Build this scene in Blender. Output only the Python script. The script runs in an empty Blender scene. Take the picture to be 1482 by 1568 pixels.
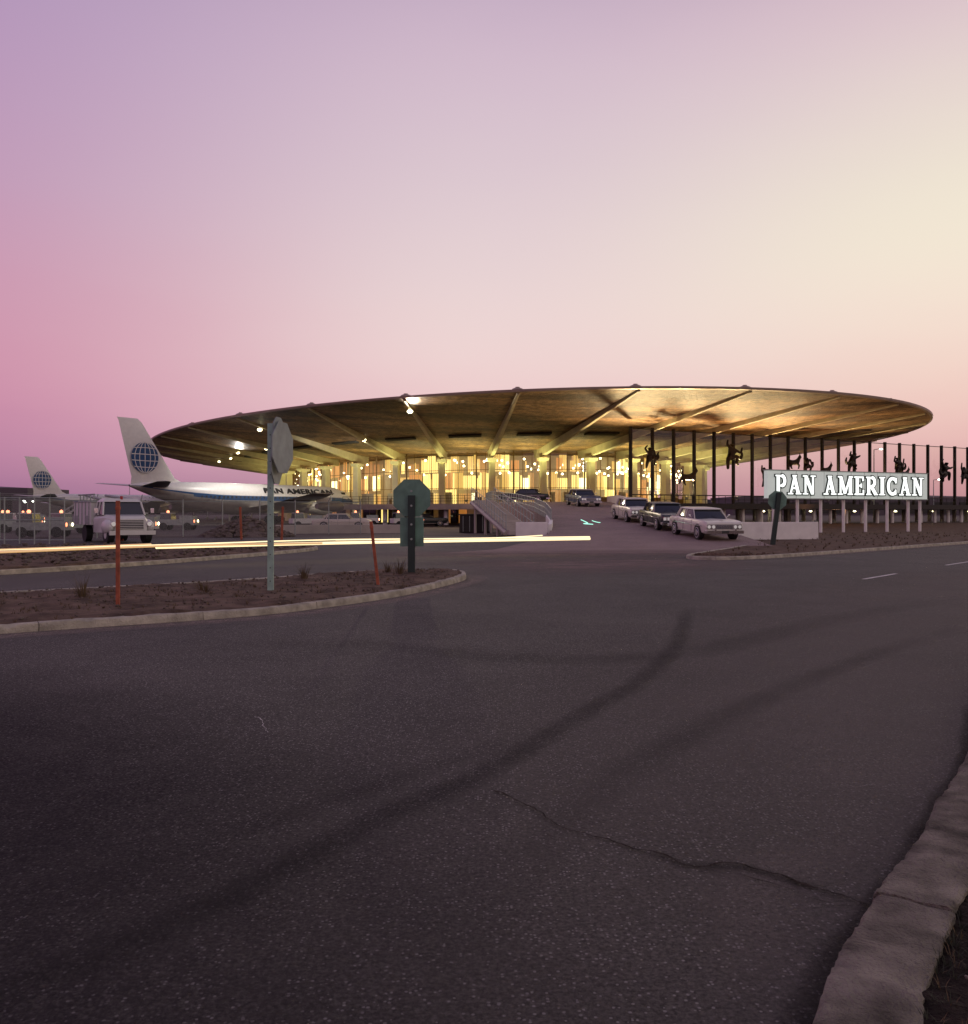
import bpy, bmesh, math, random
from math import sin, cos, pi, radians, sqrt, atan2
from mathutils import Vector, Matrix, noise
random.seed(7)
S = bpy.context.scene
COL = S.collection
try:
    S.view_settings.view_transform='Standard'; S.view_settings.look='None'; S.view_settings.exposure=0
except Exception: pass

def lin(c):
    return tuple((v/255/12.92 if v/255<=.04045 else ((v/255+.055)/1.055)**2.4) for v in c)

# ---------------------------------------------------------------- materials
def mat(name, col, rough=.7, metal=0., var=.2, scale=3., bump=0., bscale=20., spec=.5, emit=None, estr=0., detail=6.):
    m=bpy.data.materials.new(name); m.use_nodes=True
    nt=m.node_tree; N=nt.nodes; L=nt.links; b=N['Principled BSDF']
    b.inputs['Roughness'].default_value=rough; b.inputs['Metallic'].default_value=metal
    b.inputs['Specular IOR Level'].default_value=spec
    tc=N.new('ShaderNodeTexCoord')
    n=N.new('ShaderNodeTexNoise'); n.inputs['Scale'].default_value=scale; n.inputs['Detail'].default_value=detail
    L.new(tc.outputs['Object'],n.inputs['Vector'])
    r=N.new('ShaderNodeValToRGB')
    c=Vector(col[:3])
    r.color_ramp.elements[0].position=.3; r.color_ramp.elements[1].position=.7
    r.color_ramp.elements[0].color=(*[max(0,x*(1-var)) for x in c],1)
    r.color_ramp.elements[1].color=(*[min(1,x*(1+var)) for x in c],1)
    L.new(n.outputs['Fac'],r.inputs['Fac']); L.new(r.outputs['Color'],b.inputs['Base Color'])
    if bump>0:
        n2=N.new('ShaderNodeTexNoise'); n2.inputs['Scale'].default_value=bscale; n2.inputs['Detail'].default_value=8
        L.new(tc.outputs['Object'],n2.inputs['Vector'])
        bp=N.new('ShaderNodeBump'); bp.inputs['Strength'].default_value=bump; bp.inputs['Distance'].default_value=.05
        L.new(n2.outputs['Fac'],bp.inputs['Height']); L.new(bp.outputs['Normal'],b.inputs['Normal'])
    if emit is not None:
        b.inputs['Emission Color'].default_value=(*emit,1); b.inputs['Emission Strength'].default_value=estr
    return m

def asphalt(name, c0, c1, stone=.16, mix=None):
    m=bpy.data.materials.new(name); m.use_nodes=True
    nt=m.node_tree; N=nt.nodes; L=nt.links; b=N['Principled BSDF']
    b.inputs['Roughness'].default_value=.8; b.inputs['Specular IOR Level'].default_value=.32
    tc=N.new('ShaderNodeTexCoord')
    def nz(s,d=4,r=.5):
        n=N.new('ShaderNodeTexNoise'); n.inputs['Scale'].default_value=s; n.inputs['Detail'].default_value=d; n.inputs['Roughness'].default_value=r
        L.new(tc.outputs['Object'],n.inputs['Vector']); return n
    def ramp(src,p0,p1,a,bb):
        r=N.new('ShaderNodeValToRGB'); r.color_ramp.elements[0].position=p0; r.color_ramp.elements[1].position=p1
        r.color_ramp.elements[0].color=(*a,1); r.color_ramp.elements[1].color=(*bb,1); L.new(src,r.inputs['Fac']); return r
    base=ramp(nz(.45,10,.68).outputs['Fac'],.32,.68,c0,c1)
    fine=ramp(nz(55,3,.8).outputs['Fac'],.38,.64,(.3,)*3,(1.75,)*3)
    mul=N.new('ShaderNodeMix'); mul.data_type='RGBA'; mul.blend_type='MULTIPLY'; mul.inputs[0].default_value=1
    L.new(base.outputs['Color'],mul.inputs[6]); L.new(fine.outputs['Color'],mul.inputs[7])
    v=N.new('ShaderNodeTexVoronoi'); v.inputs['Scale'].default_value=62; L.new(tc.outputs['Object'],v.inputs['Vector'])
    sep=N.new('ShaderNodeSeparateColor'); L.new(v.outputs['Color'],sep.inputs[0])
    g=N.new('ShaderNodeMath'); g.operation='GREATER_THAN'; g.inputs[1].default_value=.82; L.new(sep.outputs[0],g.inputs[0])
    d=N.new('ShaderNodeMath'); d.operation='LESS_THAN'; d.inputs[1].default_value=.38; L.new(v.outputs['Distance'],d.inputs[0])
    a=N.new('ShaderNodeMath'); a.operation='MULTIPLY'; L.new(g.outputs[0],a.inputs[0]); L.new(d.outputs[0],a.inputs[1])
    mx=N.new('ShaderNodeMix'); mx.data_type='RGBA'; L.new(a.outputs[0],mx.inputs[0]); L.new(mul.outputs[2],mx.inputs[6]); mx.inputs[7].default_value=(stone,stone*.96,stone*.88,1)
    L.new(mx.outputs[2],b.inputs['Base Color'])
    bp=N.new('ShaderNodeBump'); bp.inputs['Strength'].default_value=.9; bp.inputs['Distance'].default_value=.018
    L.new(nz(60,5,.7).outputs['Fac'],bp.inputs['Height']); L.new(bp.outputs['Normal'],b.inputs['Normal'])
    return m

def fade_mat(name,col,maxa=.6,nscale=2.,grain=False):
    """thin tint layer: opacity follows 'fade' attribute and noise"""
    m=bpy.data.materials.new(name); m.use_nodes=True
    nt=m.node_tree; N=nt.nodes; L=nt.links; b=N['Principled BSDF']
    b.inputs['Base Color'].default_value=(*col,1); b.inputs['Roughness'].default_value=.85; b.inputs['Specular IOR Level'].default_value=.2
    at=N.new('ShaderNodeAttribute'); at.attribute_name='fade'
    tc=N.new('ShaderNodeTexCoord'); n=N.new('ShaderNodeTexNoise'); n.inputs['Scale'].default_value=nscale; n.inputs['Detail'].default_value=9; n.inputs['Roughness'].default_value=.7
    L.new(tc.outputs['Object'],n.inputs['Vector'])
    mr=N.new('ShaderNodeMapRange'); mr.inputs[1].default_value=.3; mr.inputs[2].default_value=.65; mr.inputs[3].default_value=.35; mr.inputs[4].default_value=1
    L.new(n.outputs['Fac'],mr.inputs[0])
    p=N.new('ShaderNodeMath'); p.operation='MULTIPLY'; L.new(at.outputs['Fac'],p.inputs[0]); L.new(mr.outputs[0],p.inputs[1])
    n3=N.new('ShaderNodeTexNoise'); n3.inputs['Scale'].default_value=70; n3.inputs['Detail'].default_value=2; L.new(tc.outputs['Object'],n3.inputs['Vector'])
    mr3=N.new('ShaderNodeMapRange'); mr3.inputs[1].default_value=.38; mr3.inputs[2].default_value=.6; mr3.inputs[3].default_value=.4; mr3.inputs[4].default_value=1.1; L.new(n3.outputs['Fac'],mr3.inputs[0])
    p2=N.new('ShaderNodeMath'); p2.operation='MULTIPLY'; L.new(p.outputs[0],p2.inputs[0]); L.new(mr3.outputs[0],p2.inputs[1])
    q=N.new('ShaderNodeMath'); q.operation='MULTIPLY'; q.inputs[1].default_value=maxa; q.use_clamp=True; L.new(p2.outputs[0],q.inputs[0])
    L.new(q.outputs[0],b.inputs['Alpha'])
    return m

def emis(name,col,st):
    m=mat(name,(.5,.5,.5),emit=col,estr=st,var=.05)
    try: m.cycles.emission_sampling='NONE'
    except Exception: pass
    return m

def glassy(name,tint=(.9,.9,.85),refl=.12):
    m=bpy.data.materials.new(name); m.use_nodes=True
    nt=m.node_tree; N=nt.nodes; L=nt.links; N.remove(N['Principled BSDF'])
    t=N.new('ShaderNodeBsdfTransparent'); t.inputs[0].default_value=(*tint,1)
    g=N.new('ShaderNodeBsdfGlossy'); g.inputs['Roughness'].default_value=.03
    mx=N.new('ShaderNodeMixShader'); mx.inputs[0].default_value=refl
    L.new(t.outputs[0],mx.inputs[1]); L.new(g.outputs[0],mx.inputs[2]); L.new(mx.outputs[0],N['Material Output'].inputs[0])
    return m

def chainlink(name):
    m=bpy.data.materials.new(name); m.use_nodes=True
    nt=m.node_tree; N=nt.nodes; L=nt.links; b=N['Principled BSDF']
    b.inputs['Base Color'].default_value=(.3,.3,.3,1); b.inputs['Metallic'].default_value=.6; b.inputs['Roughness'].default_value=.5
    tc=N.new('ShaderNodeTexCoord'); sp=N.new('ShaderNodeSeparateXYZ'); L.new(tc.outputs['Object'],sp.inputs[0])
    outs=[]
    for op in ('ADD','SUBTRACT'):
        a=N.new('ShaderNodeMath'); a.operation=op; L.new(sp.outputs['X'],a.inputs[0]); L.new(sp.outputs['Z'],a.inputs[1])
        s=N.new('ShaderNodeMath'); s.operation='MULTIPLY'; s.inputs[1].default_value=14; L.new(a.outputs[0],s.inputs[0])
        f=N.new('ShaderNodeMath'); f.operation='FRACT'; L.new(s.outputs[0],f.inputs[0])
        l=N.new('ShaderNodeMath'); l.operation='LESS_THAN'; l.inputs[1].default_value=.12; L.new(f.outputs[0],l.inputs[0]); outs.append(l)
    mm=N.new('ShaderNodeMath'); mm.operation='MAXIMUM'; L.new(outs[0].outputs[0],mm.inputs[0]); L.new(outs[1].outputs[0],mm.inputs[1])
    L.new(mm.outputs[0],b.inputs['Alpha'])
    return m

def streaked_soffit(name):
    """sprayed plaster soffit: mottled brown, rough relief, uplight streaks painted into the colour"""
    m=bpy.data.materials.new(name); m.use_nodes=True
    nt=m.node_tree; N=nt.nodes; L=nt.links; b=N['Principled BSDF']
    b.inputs['Roughness'].default_value=.5; b.inputs['Specular IOR Level'].default_value=.25
    tc=N.new('ShaderNodeTexCoord')
    mp=N.new('ShaderNodeMapping'); mp.inputs['Scale'].default_value=(.06,.32,.1); mp.inputs['Rotation'].default_value=(0,0,radians(-14)); L.new(tc.outputs['Object'],mp.inputs[0])
    n=N.new('ShaderNodeTexNoise'); n.inputs['Scale'].default_value=1; n.inputs['Detail'].default_value=5; L.new(mp.outputs[0],n.inputs['Vector'])  # stretched noise: uplight reflection streaks painted into the base colour
    r=N.new('ShaderNodeValToRGB'); r.color_ramp.elements[0].position=.38; r.color_ramp.elements[1].position=.62
    r.color_ramp.elements[0].color=(.075,.043,.022,1); r.color_ramp.elements[1].color=(.29,.175,.085,1); L.new(n.outputs['Fac'],r.inputs['Fac'])
    n2=N.new('ShaderNodeTexNoise'); n2.inputs['Scale'].default_value=1.3; n2.inputs['Detail'].default_value=9; n2.inputs['Roughness'].default_value=.72; L.new(tc.outputs['Object'],n2.inputs['Vector'])
    r2=N.new('ShaderNodeValToRGB'); r2.color_ramp.elements[0].position=.40; r2.color_ramp.elements[1].position=.60; r2.color_ramp.elements[0].color=(.4,.36,.33,1); r2.color_ramp.elements[1].color=(1.35,1.33,1.28,1); L.new(n2.outputs['Fac'],r2.inputs['Fac'])
    mul=N.new('ShaderNodeMix'); mul.data_type='RGBA'; mul.blend_type='MULTIPLY'; mul.inputs[0].default_value=1; L.new(r.outputs['Color'],mul.inputs[6]); L.new(r2.outputs['Color'],mul.inputs[7]); L.new(mul.outputs[2],b.inputs['Base Color'])
    bp=N.new('ShaderNodeBump'); bp.inputs['Strength'].default_value=.7; bp.inputs['Distance'].default_value=.2; L.new(n2.outputs['Fac'],bp.inputs['Height']); L.new(bp.outputs['Normal'],b.inputs['Normal'])
    return m

M={}
M['asph']=asphalt('asphalt_worn',(.052,.049,.042),(.092,.085,.074),.29)
M['asph2']=asphalt('asphalt_ramp',(.22,.16,.14),(.31,.23,.20),.36)
M['dirt']=mat('bare_soil',(.125,.088,.062),.95,var=.5,scale=2.2,bump=1,bscale=9,spec=.1)
M['soil']=mat('dark_soil',(.03,.022,.018),.95,var=.6,scale=14,bump=1,bscale=40,spec=.1)
M['field']=mat('apron_ground',(.08,.062,.058),.9,var=.3,scale=.15,spec=.2)
M['curb']=mat('kerb_concrete',(.40,.37,.29),.9,var=.35,scale=5,bump=.6,bscale=40,spec=.2)
M['curbold']=mat('old_kerb_concrete',(.24,.215,.17),.95,var=.6,scale=5,bump=1,bscale=60,spec=.15)
M['conc']=mat('pale_concrete',(.42,.38,.32),.8,var=.12,scale=1.2,bump=.2,bscale=8)
M['white']=mat('white_painted_concrete',(.75,.73,.68),.7,var=.08,scale=2,bump=.1)
M['soffit']=streaked_soffit('roof_soffit_plaster')
M['beam']=mat('cream_roof_beam',(.50,.44,.27),.6,var=.15,scale=1)
M['col']=mat('cream_column',(.78,.74,.48),.5,var=.08,scale=1)
M['fascia']=mat('roof_fascia_metal',(.34,.26,.2),.45,metal=.3,var=.12,scale=1)
M['rooftop']=mat('roof_gravel',(.25,.23,.2),.9)
M['slot']=mat('dark_vent_slot',(.02,.017,.012),.9)
M['mull']=mat('black_steel',(.018,.015,.014),.45,metal=.3,spec=.4)
M['bronze']=mat('black_bronze',(.022,.016,.012),.5,metal=.3,spec=.3)
M['gold']=mat('gold_mullion',(.20,.12,.04),.5)
M['glass']=glassy('clear_glass',(.95,.94,.90),.06)
M['cur_a']=emis('lit_curtain_bright',(1,.76,.22),1.55)
M['cur_b']=emis('lit_curtain_gold',(1,.60,.13),.9)
M['cur_c']=emis('lit_interior_amber',(.9,.33,.06),.42)
M['cur_d']=emis('interior_dim',(.6,.28,.06),.11)
M['cur_e']=emis('lit_panel_cream',(1,.92,.5),2.6)
M['cur_o']=emis('lit_panel_orange',(1,.38,.07),.75)
M['lamp']=emis('lamp_warm',(1,.88,.5),9)
M['lampw']=emis('lamp_white',(.95,1,.85),9)
M['lampr']=emis('lamp_red',(1,.25,.1),4)
M['trail']=emis('light_trail_cream',(1,.80,.42),1.4)
M['trail2']=emis('light_trail_amber',(1,.55,.16),.6)
M['trail3']=emis('light_trail_green',(.35,1,.75),1.2)
M['signw']=emis('sign_letter_white',(.93,1,.95),1.3)
M['signp']=emis('sign_panel_glow',(.80,.92,.82),.34)
M['signd']=mat('sign_letter_edge',(.03,.035,.03),.5)
M['signback']=mat('road_sign_green_back',(.12,.225,.17),.6,metal=0,var=.25,scale=4)
M['signgrey']=mat('road_sign_grey_back',(.24,.28,.27),.55,metal=.1,var=.2,scale=4)
M['galv']=mat('galvanised_post',(.30,.34,.31),.5,metal=.2,var=.2,scale=6)
M['gpost']=mat('pale_green_post',(.27,.40,.33),.55,var=.2,scale=6)
M['dkpost']=mat('dark_green_post',(.012,.026,.022),.6)
M['rust']=mat('red_oxide_marker',(.32,.085,.04),.8,var=.35,scale=8)
M['paintline']=mat('road_paint',(.62,.6,.56),.8,var=.3,scale=8)
M['tire']=mat('rubber',(.015,.015,.015),.8)
M['chrome']=mat('chrome',(.75,.75,.75),.15,metal=1,var=.03)
M['cglass']=mat('car_glass',(.02,.025,.03),.08,spec=.8,var=.05)
M['hl']=emis('headlamp_lens',(1,.95,.85),.25)
M['tail']=mat('tail_lamp',(.4,.01,.01),.3)
M['grille']=mat('grille_dark',(.03,.03,.03),.4,metal=.5)
for n,c in dict(carwhite=(.66,.65,.54),carblack=(.02,.028,.028),carcream=(.55,.5,.42),carblue=(.05,.08,.13),truckwhite=(.6,.6,.56)).items():
    M[n]=mat('paint_'+n,c,.3,var=.04,spec=.6)
M['acwhite']=mat('aircraft_white',(.72,.70,.68),.4,var=.05)
M['acblue']=mat('aircraft_blue',(.02,.075,.20),.4,var=.1)
M['acsilver']=mat('aircraft_aluminium',(.36,.34,.33),.4,metal=.35,var=.12,scale=1.5)
M['acdark']=mat('aircraft_dark',(.03,.03,.035),.5)
M['fence']=chainlink('chain_link_mesh')
M['weed']=mat('dry_weed',(.11,.075,.035),.9,var=.4,scale=5)
M['grass']=mat('dark_grass',(.035,.04,.02),.9,var=.4,scale=5)
M['rock']=mat('rubble_rock',(.12,.095,.075),.9,var=.4,scale=3,bump=.6)
M['hang']=mat('hangar_cladding',(.09,.075,.085),.8)
M['tree']=mat('distant_tree',(.03,.03,.03),.9)

# ---------------------------------------------------------------- mesh builder
class B:
    def __init__(s): s.v=[];s.f=[];s.m=[];s.ml=[];s.T=Matrix.Identity(4)
    def mi(s,k):
        if k not in s.ml: s.ml.append(k)
        return s.ml.index(k)
    def add(s,vs,fs,k):
        o=len(s.v); s.v+= [tuple(s.T@Vector(p)) for p in vs]
        i=s.mi(k)
        for f in fs: s.f.append([o+a for a in f]); s.m.append(i)
    def box(s,c,sz,k,rz=0,top=1.,topx=None):
        tx=top if topx is None else topx
        R=Matrix.Rotation(rz,3,'Z'); vs=[]
        for z in(-.5,.5):
            for x,y in((-.5,-.5),(.5,-.5),(.5,.5),(-.5,.5)):
                q=Vector((x*sz[0]*(tx if z>0 else 1),y*sz[1]*(top if z>0 else 1),z*sz[2]))
                vs.append(Vector(c)+R@q)
        s.add(vs,[(0,3,2,1),(4,5,6,7),(0,1,5,4),(1,2,6,5),(2,3,7,6),(3,0,4,7)],k)
    def cyl(s,a,b,r1,k,r2=None,n=10,cap=True):
        a=Vector(a);b=Vector(b); r2=r1 if r2 is None else r2
        d=(b-a).normalized(); u=d.orthogonal().normalized(); w=d.cross(u)
        vs=[]
        for p,r in((a,r1),(b,r2)):
            for i in range(n):
                t=2*pi*i/n; vs.append(p+u*cos(t)*r+w*sin(t)*r)
        fs=[(i,(i+1)%n,n+(i+1)%n,n+i) for i in range(n)]
        if cap: fs+= [tuple(range(n-1,-1,-1)),tuple(range(n,2*n))]
        s.add(vs,fs,k)
    def loft(s,rings,k,closed=True,cap=True):
        n=len(rings[0]); vs=[p for r in rings for p in r]; fs=[];ks=[]
        for j in range(len(rings)-1):
            for i in range(n if closed else n-1):
                fs.append((j*n+i,j*n+(i+1)%n,(j+1)*n+(i+1)%n,(j+1)*n+i))
        if callable(k):
            o=len(s.v); s.v+=[tuple(s.T@Vector(p)) for p in vs]
            for f in fs:
                c=sum((Vector(vs[a]) for a in f),Vector())/4
                s.f.append([o+a for a in f]); s.m.append(s.mi(k(c,f[0]//n)))
            return
        if cap: fs+=[tuple(range(n-1,-1,-1)),tuple((len(rings)-1)*n+i for i in range(n))]
        s.add(vs,fs,k)
    def ell(s,c,r,k,nu=10,nv=6):
        rings=[]
        for j in range(nv+1):
            ph=-pi/2+pi*j/nv; rr=max(cos(ph),.02)
            rings.append([(c[0]+r[0]*rr*cos(2*pi*i/nu),c[1]+r[1]*rr*sin(2*pi*i/nu),c[2]+r[2]*sin(ph)) for i in range(nu)])
        s.loft(rings,k)
    def build(s,name,parent=None,smooth=None,bevel=0):
        me=bpy.data.meshes.new(name); me.from_pydata(s.v,[],s.f)
        for k in s.ml: me.materials.append(M[k])
        me.polygons.foreach_set('material_index',s.m)
        bm=bmesh.new(); bm.from_mesh(me); bmesh.ops.recalc_face_normals(bm,faces=bm.faces); bm.to_mesh(me); bm.free()
        if smooth:
            me.polygons.foreach_set('use_smooth',[True]*len(me.polygons))
            try: me.set_sharp_from_angle(angle=radians(smooth))
            except Exception: pass
        o=bpy.data.objects.new(name,me); COL.objects.link(o)
        if parent: o.parent=parent
        if bevel:
            md=o.modifiers.new('bevel','BEVEL'); md.width=bevel; md.segments=2; md.limit_method='ANGLE'
        return o
def empty(name):
    o=bpy.data.objects.new(name,None); COL.objects.link(o); return o

def catmull(pts,n=8):
    P=[Vector(p) for p in pts]; out=[]
    for i in range(len(P)-1):
        p0=P[max(i-1,0)];p1=P[i];p2=P[i+1];p3=P[min(i+2,len(P)-1)]
        for j in range(n):
            t=j/n; out.append(.5*((2*p1)+(-p0+p2)*t+(2*p0-5*p1+4*p2-p3)*t*t+(-p0+3*p1-3*p2+p3)*t**3))
    out.append(P[-1]); return out
def resample(P,step):
    out=[P[0]]; acc=0
    for i in range(1,len(P)):
        a=P[i-1];b=P[i];l=(b-a).length
        while l>0 and acc+l>=step:
            t=(step-acc)/l; a=a+(b-a)*t; out.append(a); l=(b-a).length; acc=0
        acc+=l
    out.append(P[-1]); return out
def normals(P):
    N=[]
    for i in range(len(P)):
        d=(P[min(i+1,len(P)-1)]-P[max(i-1,0)]).normalized(); N.append(Vector((-d.y,d.x)))
    return N

def sheet(name,poly,z,k):
    me=bpy.data.meshes.new(name); bm=bmesh.new()
    f=bm.faces.new([bm.verts.new((p[0],p[1],z)) for p in poly])
    f.normal_update()
    if f.normal.z<0: f.normal_flip()
    bmesh.ops.triangulate(bm,faces=bm.faces[:]); bm.to_mesh(me); bm.free()
    me.materials.append(M[k]); o=bpy.data.objects.new(name,me); COL.objects.link(o); return o

def kerb(name,path,w,h,k,side=1,step=.25,piece=12,rough=.006,z0=0.0,gap=.006,chip=0.):
    P=resample([Vector(p) for p in path],step); N=normals(P); b=B()
    i=0
    while i<len(P)-1:
        j=min(i+piece+random.randint(-piece//5,piece//5),len(P)-1); rings=[]
        off=random.uniform(-1,1)*chip; dz=random.uniform(-1,1)*chip*.6
        for q in range(i,j+1):
            p=P[q].copy(); n=N[q]*side
            t=(P[min(q+1,len(P)-1)]-P[max(q-1,0)]).normalized()
            if q==i: p=p+t*gap
            if q==j: p=p-t*gap
            p=p+n*off
            prof=[(0,-.02),(.004,h*.5),(.015,h-.012),(.03,h),(w*.35,h+.002),(w*.65,h+.002),(w-.015,h),(w,h-.01),(w,-.02)]
            ring=[]
            for a,(u,zz) in enumerate(prof):
                e=Vector((p.x+n.x*u,p.y+n.y*u,zz+z0+(dz if a not in(0,8) else 0)))
                nn=noise.noise_vector(e*4)*rough*.7+noise.noise_vector(e*24)*rough*.7
                if chip and a in(2,3,6,7):
                    nn=nn+Vector((0,0,-1))*max(0,noise.noise(e*9)-.25)*.12
                ring.append(e+Vector(nn)*(1 if 0<a<8 else 0))
            rings.append(ring)
        b.loft(rings,k); i=j
    return b.build(name,smooth=35)

def strip(name,path,w,k,z,taper=True,wob=0.,cols=8,te=.15):
    P=resample([Vector(p) for p in path],.15); N=normals(P); n=len(P); vs=[];fs=[];fd=[]
    for i,p in enumerate(P):
        ww=w*(1+wob*noise.noise(Vector((p.x*2,p.y*2,0))))
        e=min(1,i/ (n*te),(n-1-i)/(n*te)) if taper else 1
        for c in range(cols+1):
            u=-1+2*c/cols; a=(1-u*u)**1.5
            q=p+N[i]*u*ww/2; vs.append((q.x,q.y,z)); fd.append(a*e)
    m=cols+1
    for i in range(n-1):
        for c in range(cols): a=i*m+c; fs.append((a,a+1,a+m+1,a+m))
    me=bpy.data.meshes.new(name); me.from_pydata(vs,[],fs)
    at=me.attributes.new('fade','FLOAT','POINT'); at.data.foreach_set('value',fd)
    me.materials.append(M[k]); o=bpy.data.objects.new(name,me); COL.objects.link(o); return o
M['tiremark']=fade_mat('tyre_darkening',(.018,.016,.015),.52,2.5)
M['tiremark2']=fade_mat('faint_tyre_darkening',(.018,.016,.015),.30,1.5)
M['dust']=fade_mat('gutter_dust',(.34,.27,.22),.75,4)
M['dark']=fade_mat('painted_dark_falloff',(.014,.011,.014),.9,.5)  # dark tint: vignette-like fall-off put into the road colour
M['gut']=fade_mat('gutter_dirt',(.012,.009,.010),.85,3)
M['pale']=fade_mat('pale_asphalt_fade',(.20,.175,.145),.6,.6)  # pale tint; the wide right-hand strip stands for brighter sky light
M['redd']=fade_mat('reddish_asphalt_fade',(.24,.175,.155),.95,.8)  # reddish tint spreading the ramp colour onto the road

# ---------------------------------------------------------------- ground, roads
def G(x,y,h=1.6):
    return ((x-741)*h/(y-785), 1300*h/(y-785))
sheet('ground',[(-3000,-500),(3000,-500),(3000,4000),(-3000,4000)],-.004,'field')
sheet('road',[(-90,-40),(160,-40),(160,120),(20,60),(-90,38)],.004,'asph')

isl=catmull([(-14,5.9),(-6.34,11.1),(-3.79,12.8),(-2.71,14.05),(-1.61,16),(-.78,18.5),(-.43,20.3),(-.75,21.9),(-2.3,21.9),(-4.05,20.4),(-5.7,18.5),(-8.9,15.9),(-17,10.6)],8)
kerb('kerb',isl,.17,.12,'curb',side=1,rough=.012,chip=.008,step=.12,piece=22)
def inset(P,w,side=1):
    N=normals(P); return [p+n*w*side for p,n in zip(P,N)]
ii=inset(isl,.12)

def dirt_top(name,poly,z,k,amp=.04,step=.35):
    o=sheet(name,poly,z,k); me=o.data; bm=bmesh.new(); bm.from_mesh(me)
    xs=[p[0] for p in poly]; ys=[p[1] for p in poly]
    for ax,lo,hi in((0,min(xs),max(xs)),(1,min(ys),max(ys))):
        t=lo+step
        while t<hi:
            co=(t,0,0) if ax==0 else (0,t,0); no=(1,0,0) if ax==0 else (0,1,0)
            bmesh.ops.bisect_plane(bm,geom=bm.verts[:]+bm.edges[:]+bm.faces[:],plane_co=co,plane_no=no); t+=step
    for v in bm.verts:
        if not v.is_boundary:
            v.co.z+= amp*(.6+noise.noise(v.co*1.1)+.6*noise.noise(v.co*3.7))
    bm.to_mesh(me); bm.free(); me.polygons.foreach_set('use_smooth',[True]*len(me.polygons)); return o
dirt_top('median_soil',ii,.10,'dirt',.05,.25)

ver=catmull([(-40,2),(-17,16.5),(-12.2,21.6),(-10.3,25),(-8.7,29),(-7.3,33.5),(-7.1,36.3),(-8.6,38),(-14,37.6),(-26,36),(-60,32)],8)
kerb('kerb',ver,.17,.13,'curb',side=1)
dirt_top('verge_soil',inset(ver,.12),.105,'dirt',.09,.8)

rl=[(120,120),(60,76),(24.2,42.6),(14.2,33.2),(10.4,29.7),(8.6,28.4),(7.5,28.1),(6.95,28.7),(7.2,30.0),(8.6,32.6),(10.9,36.7),(12.7,40.5),(13.4,44)]
rl=catmull(rl,8)
kerb('kerb',rl,.17,.12,'curb',side=-1)
sheet('roadside_soil',inset(rl,.12,-1)+[Vector((13.5,100)),Vector((40,112)),Vector((120,140))],.1,'dirt')

nc=catmull([(16,20.5),(9,13),(5.2,8.6),(3.12,5.47),(2.38,4.45),(1.93,3.82),(1.48,3.28),(1.04,2.66),(.3,1.4),(-1.5,-1.5)],8)
kerb('kerb',nc,.29,.12,'curbold',side=1,step=.03,piece=56,rough=.013,gap=.007,chip=.008)
nn=inset(nc,.26,1)
dirt_top('verge_soil',nn+[Vector((6,-3)),Vector((30,14))],.085,'soil',.03,.12)

# surface wear and painted tone layers
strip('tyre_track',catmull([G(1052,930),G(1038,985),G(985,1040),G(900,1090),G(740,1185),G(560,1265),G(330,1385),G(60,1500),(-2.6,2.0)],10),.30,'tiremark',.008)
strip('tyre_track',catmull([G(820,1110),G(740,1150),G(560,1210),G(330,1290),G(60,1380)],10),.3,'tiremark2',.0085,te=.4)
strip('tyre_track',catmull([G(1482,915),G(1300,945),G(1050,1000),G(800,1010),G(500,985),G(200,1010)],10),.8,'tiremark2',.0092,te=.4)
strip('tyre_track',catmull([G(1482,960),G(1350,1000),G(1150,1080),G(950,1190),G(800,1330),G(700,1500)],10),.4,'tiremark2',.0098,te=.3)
strip('gutter_dust',[p+n*-.22 for p,n in zip(isl,normals(isl))][4:60],.8,'dust',.008)
strip('gutter_dust',[p+n*.25 for p,n in zip(rl,normals(rl))][10:58],.8,'dust',.008)
strip('pale_asphalt_overlay',catmull([(16,24),(10,18.5),(6.0,13),(4.0,9.5),(2.6,6.5),(1.6,4.3),(.8,2.5),(.2,1)],10),6.5,'pale',.0064,te=.2)  # brighter sky light on the right, painted as a pale layer
strip('pale_asphalt_overlay',catmull([G(1180,1560),G(1150,1400),G(1190,1330),G(1320,1290)],10),.5,'pale',.0068,te=.3)
strip('pale_asphalt_overlay',catmull([(-1.5,24),(2,25.5),(6,27),(9,28)],10),9,'redd',.0072,te=.3)
strip('pale_asphalt_overlay',catmull([(-5,31.5),(0,32),(6,33),(11.5,34)],10),7,'redd',.0125,te=.25)
strip('dark_falloff_overlay',catmull([(-16,11),(-9,7.6),(-5,5.8),(-3.1,4.2),(-2.2,2.6),(-1.8,.5),(-1.7,-3)],10),6.0,'dark',.006)  # lower-left darkening painted onto the road
strip('gutter_dirt',[p+n*-.03 for p,n in zip(nc,normals(nc))],.14,'gut',.0118,wob=.8)
def crack(name,pts,w,k='soil'):
    P=resample(catmull([Vector(p) for p in pts],8),.03)
    vs=[];fs=[];N=normals(P)
    for i,p in enumerate(P):
        j=noise.noise(Vector((p.x*5,p.y*5,3)))*.05+noise.noise(Vector((p.x*18,p.y*18,9)))*.02
        ww=w*(.3+1.3*abs(noise.noise(Vector((p.x*7,p.y*7,1)))))
        for u in(-1,1):
            q=p+N[i]*(j+u*ww/2); vs.append((q.x,q.y,.0145))
    for i in range(len(P)-1): fs.append((2*i,2*i+1,2*i+3,2*i+2))
    me=bpy.data.meshes.new(name); me.from_pydata(vs,[],fs); me.materials.append(M[k]); o=bpy.data.objects.new(name,me); COL.objects.link(o)
cp=[G(755,1215),G(830,1250),G(895,1285),G(960,1298),G(1060,1330),G(1130,1330),G(1200,1350),G(1270,1372),G(1345,1400)]
crack('asphalt_crack',cp,.018)
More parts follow.
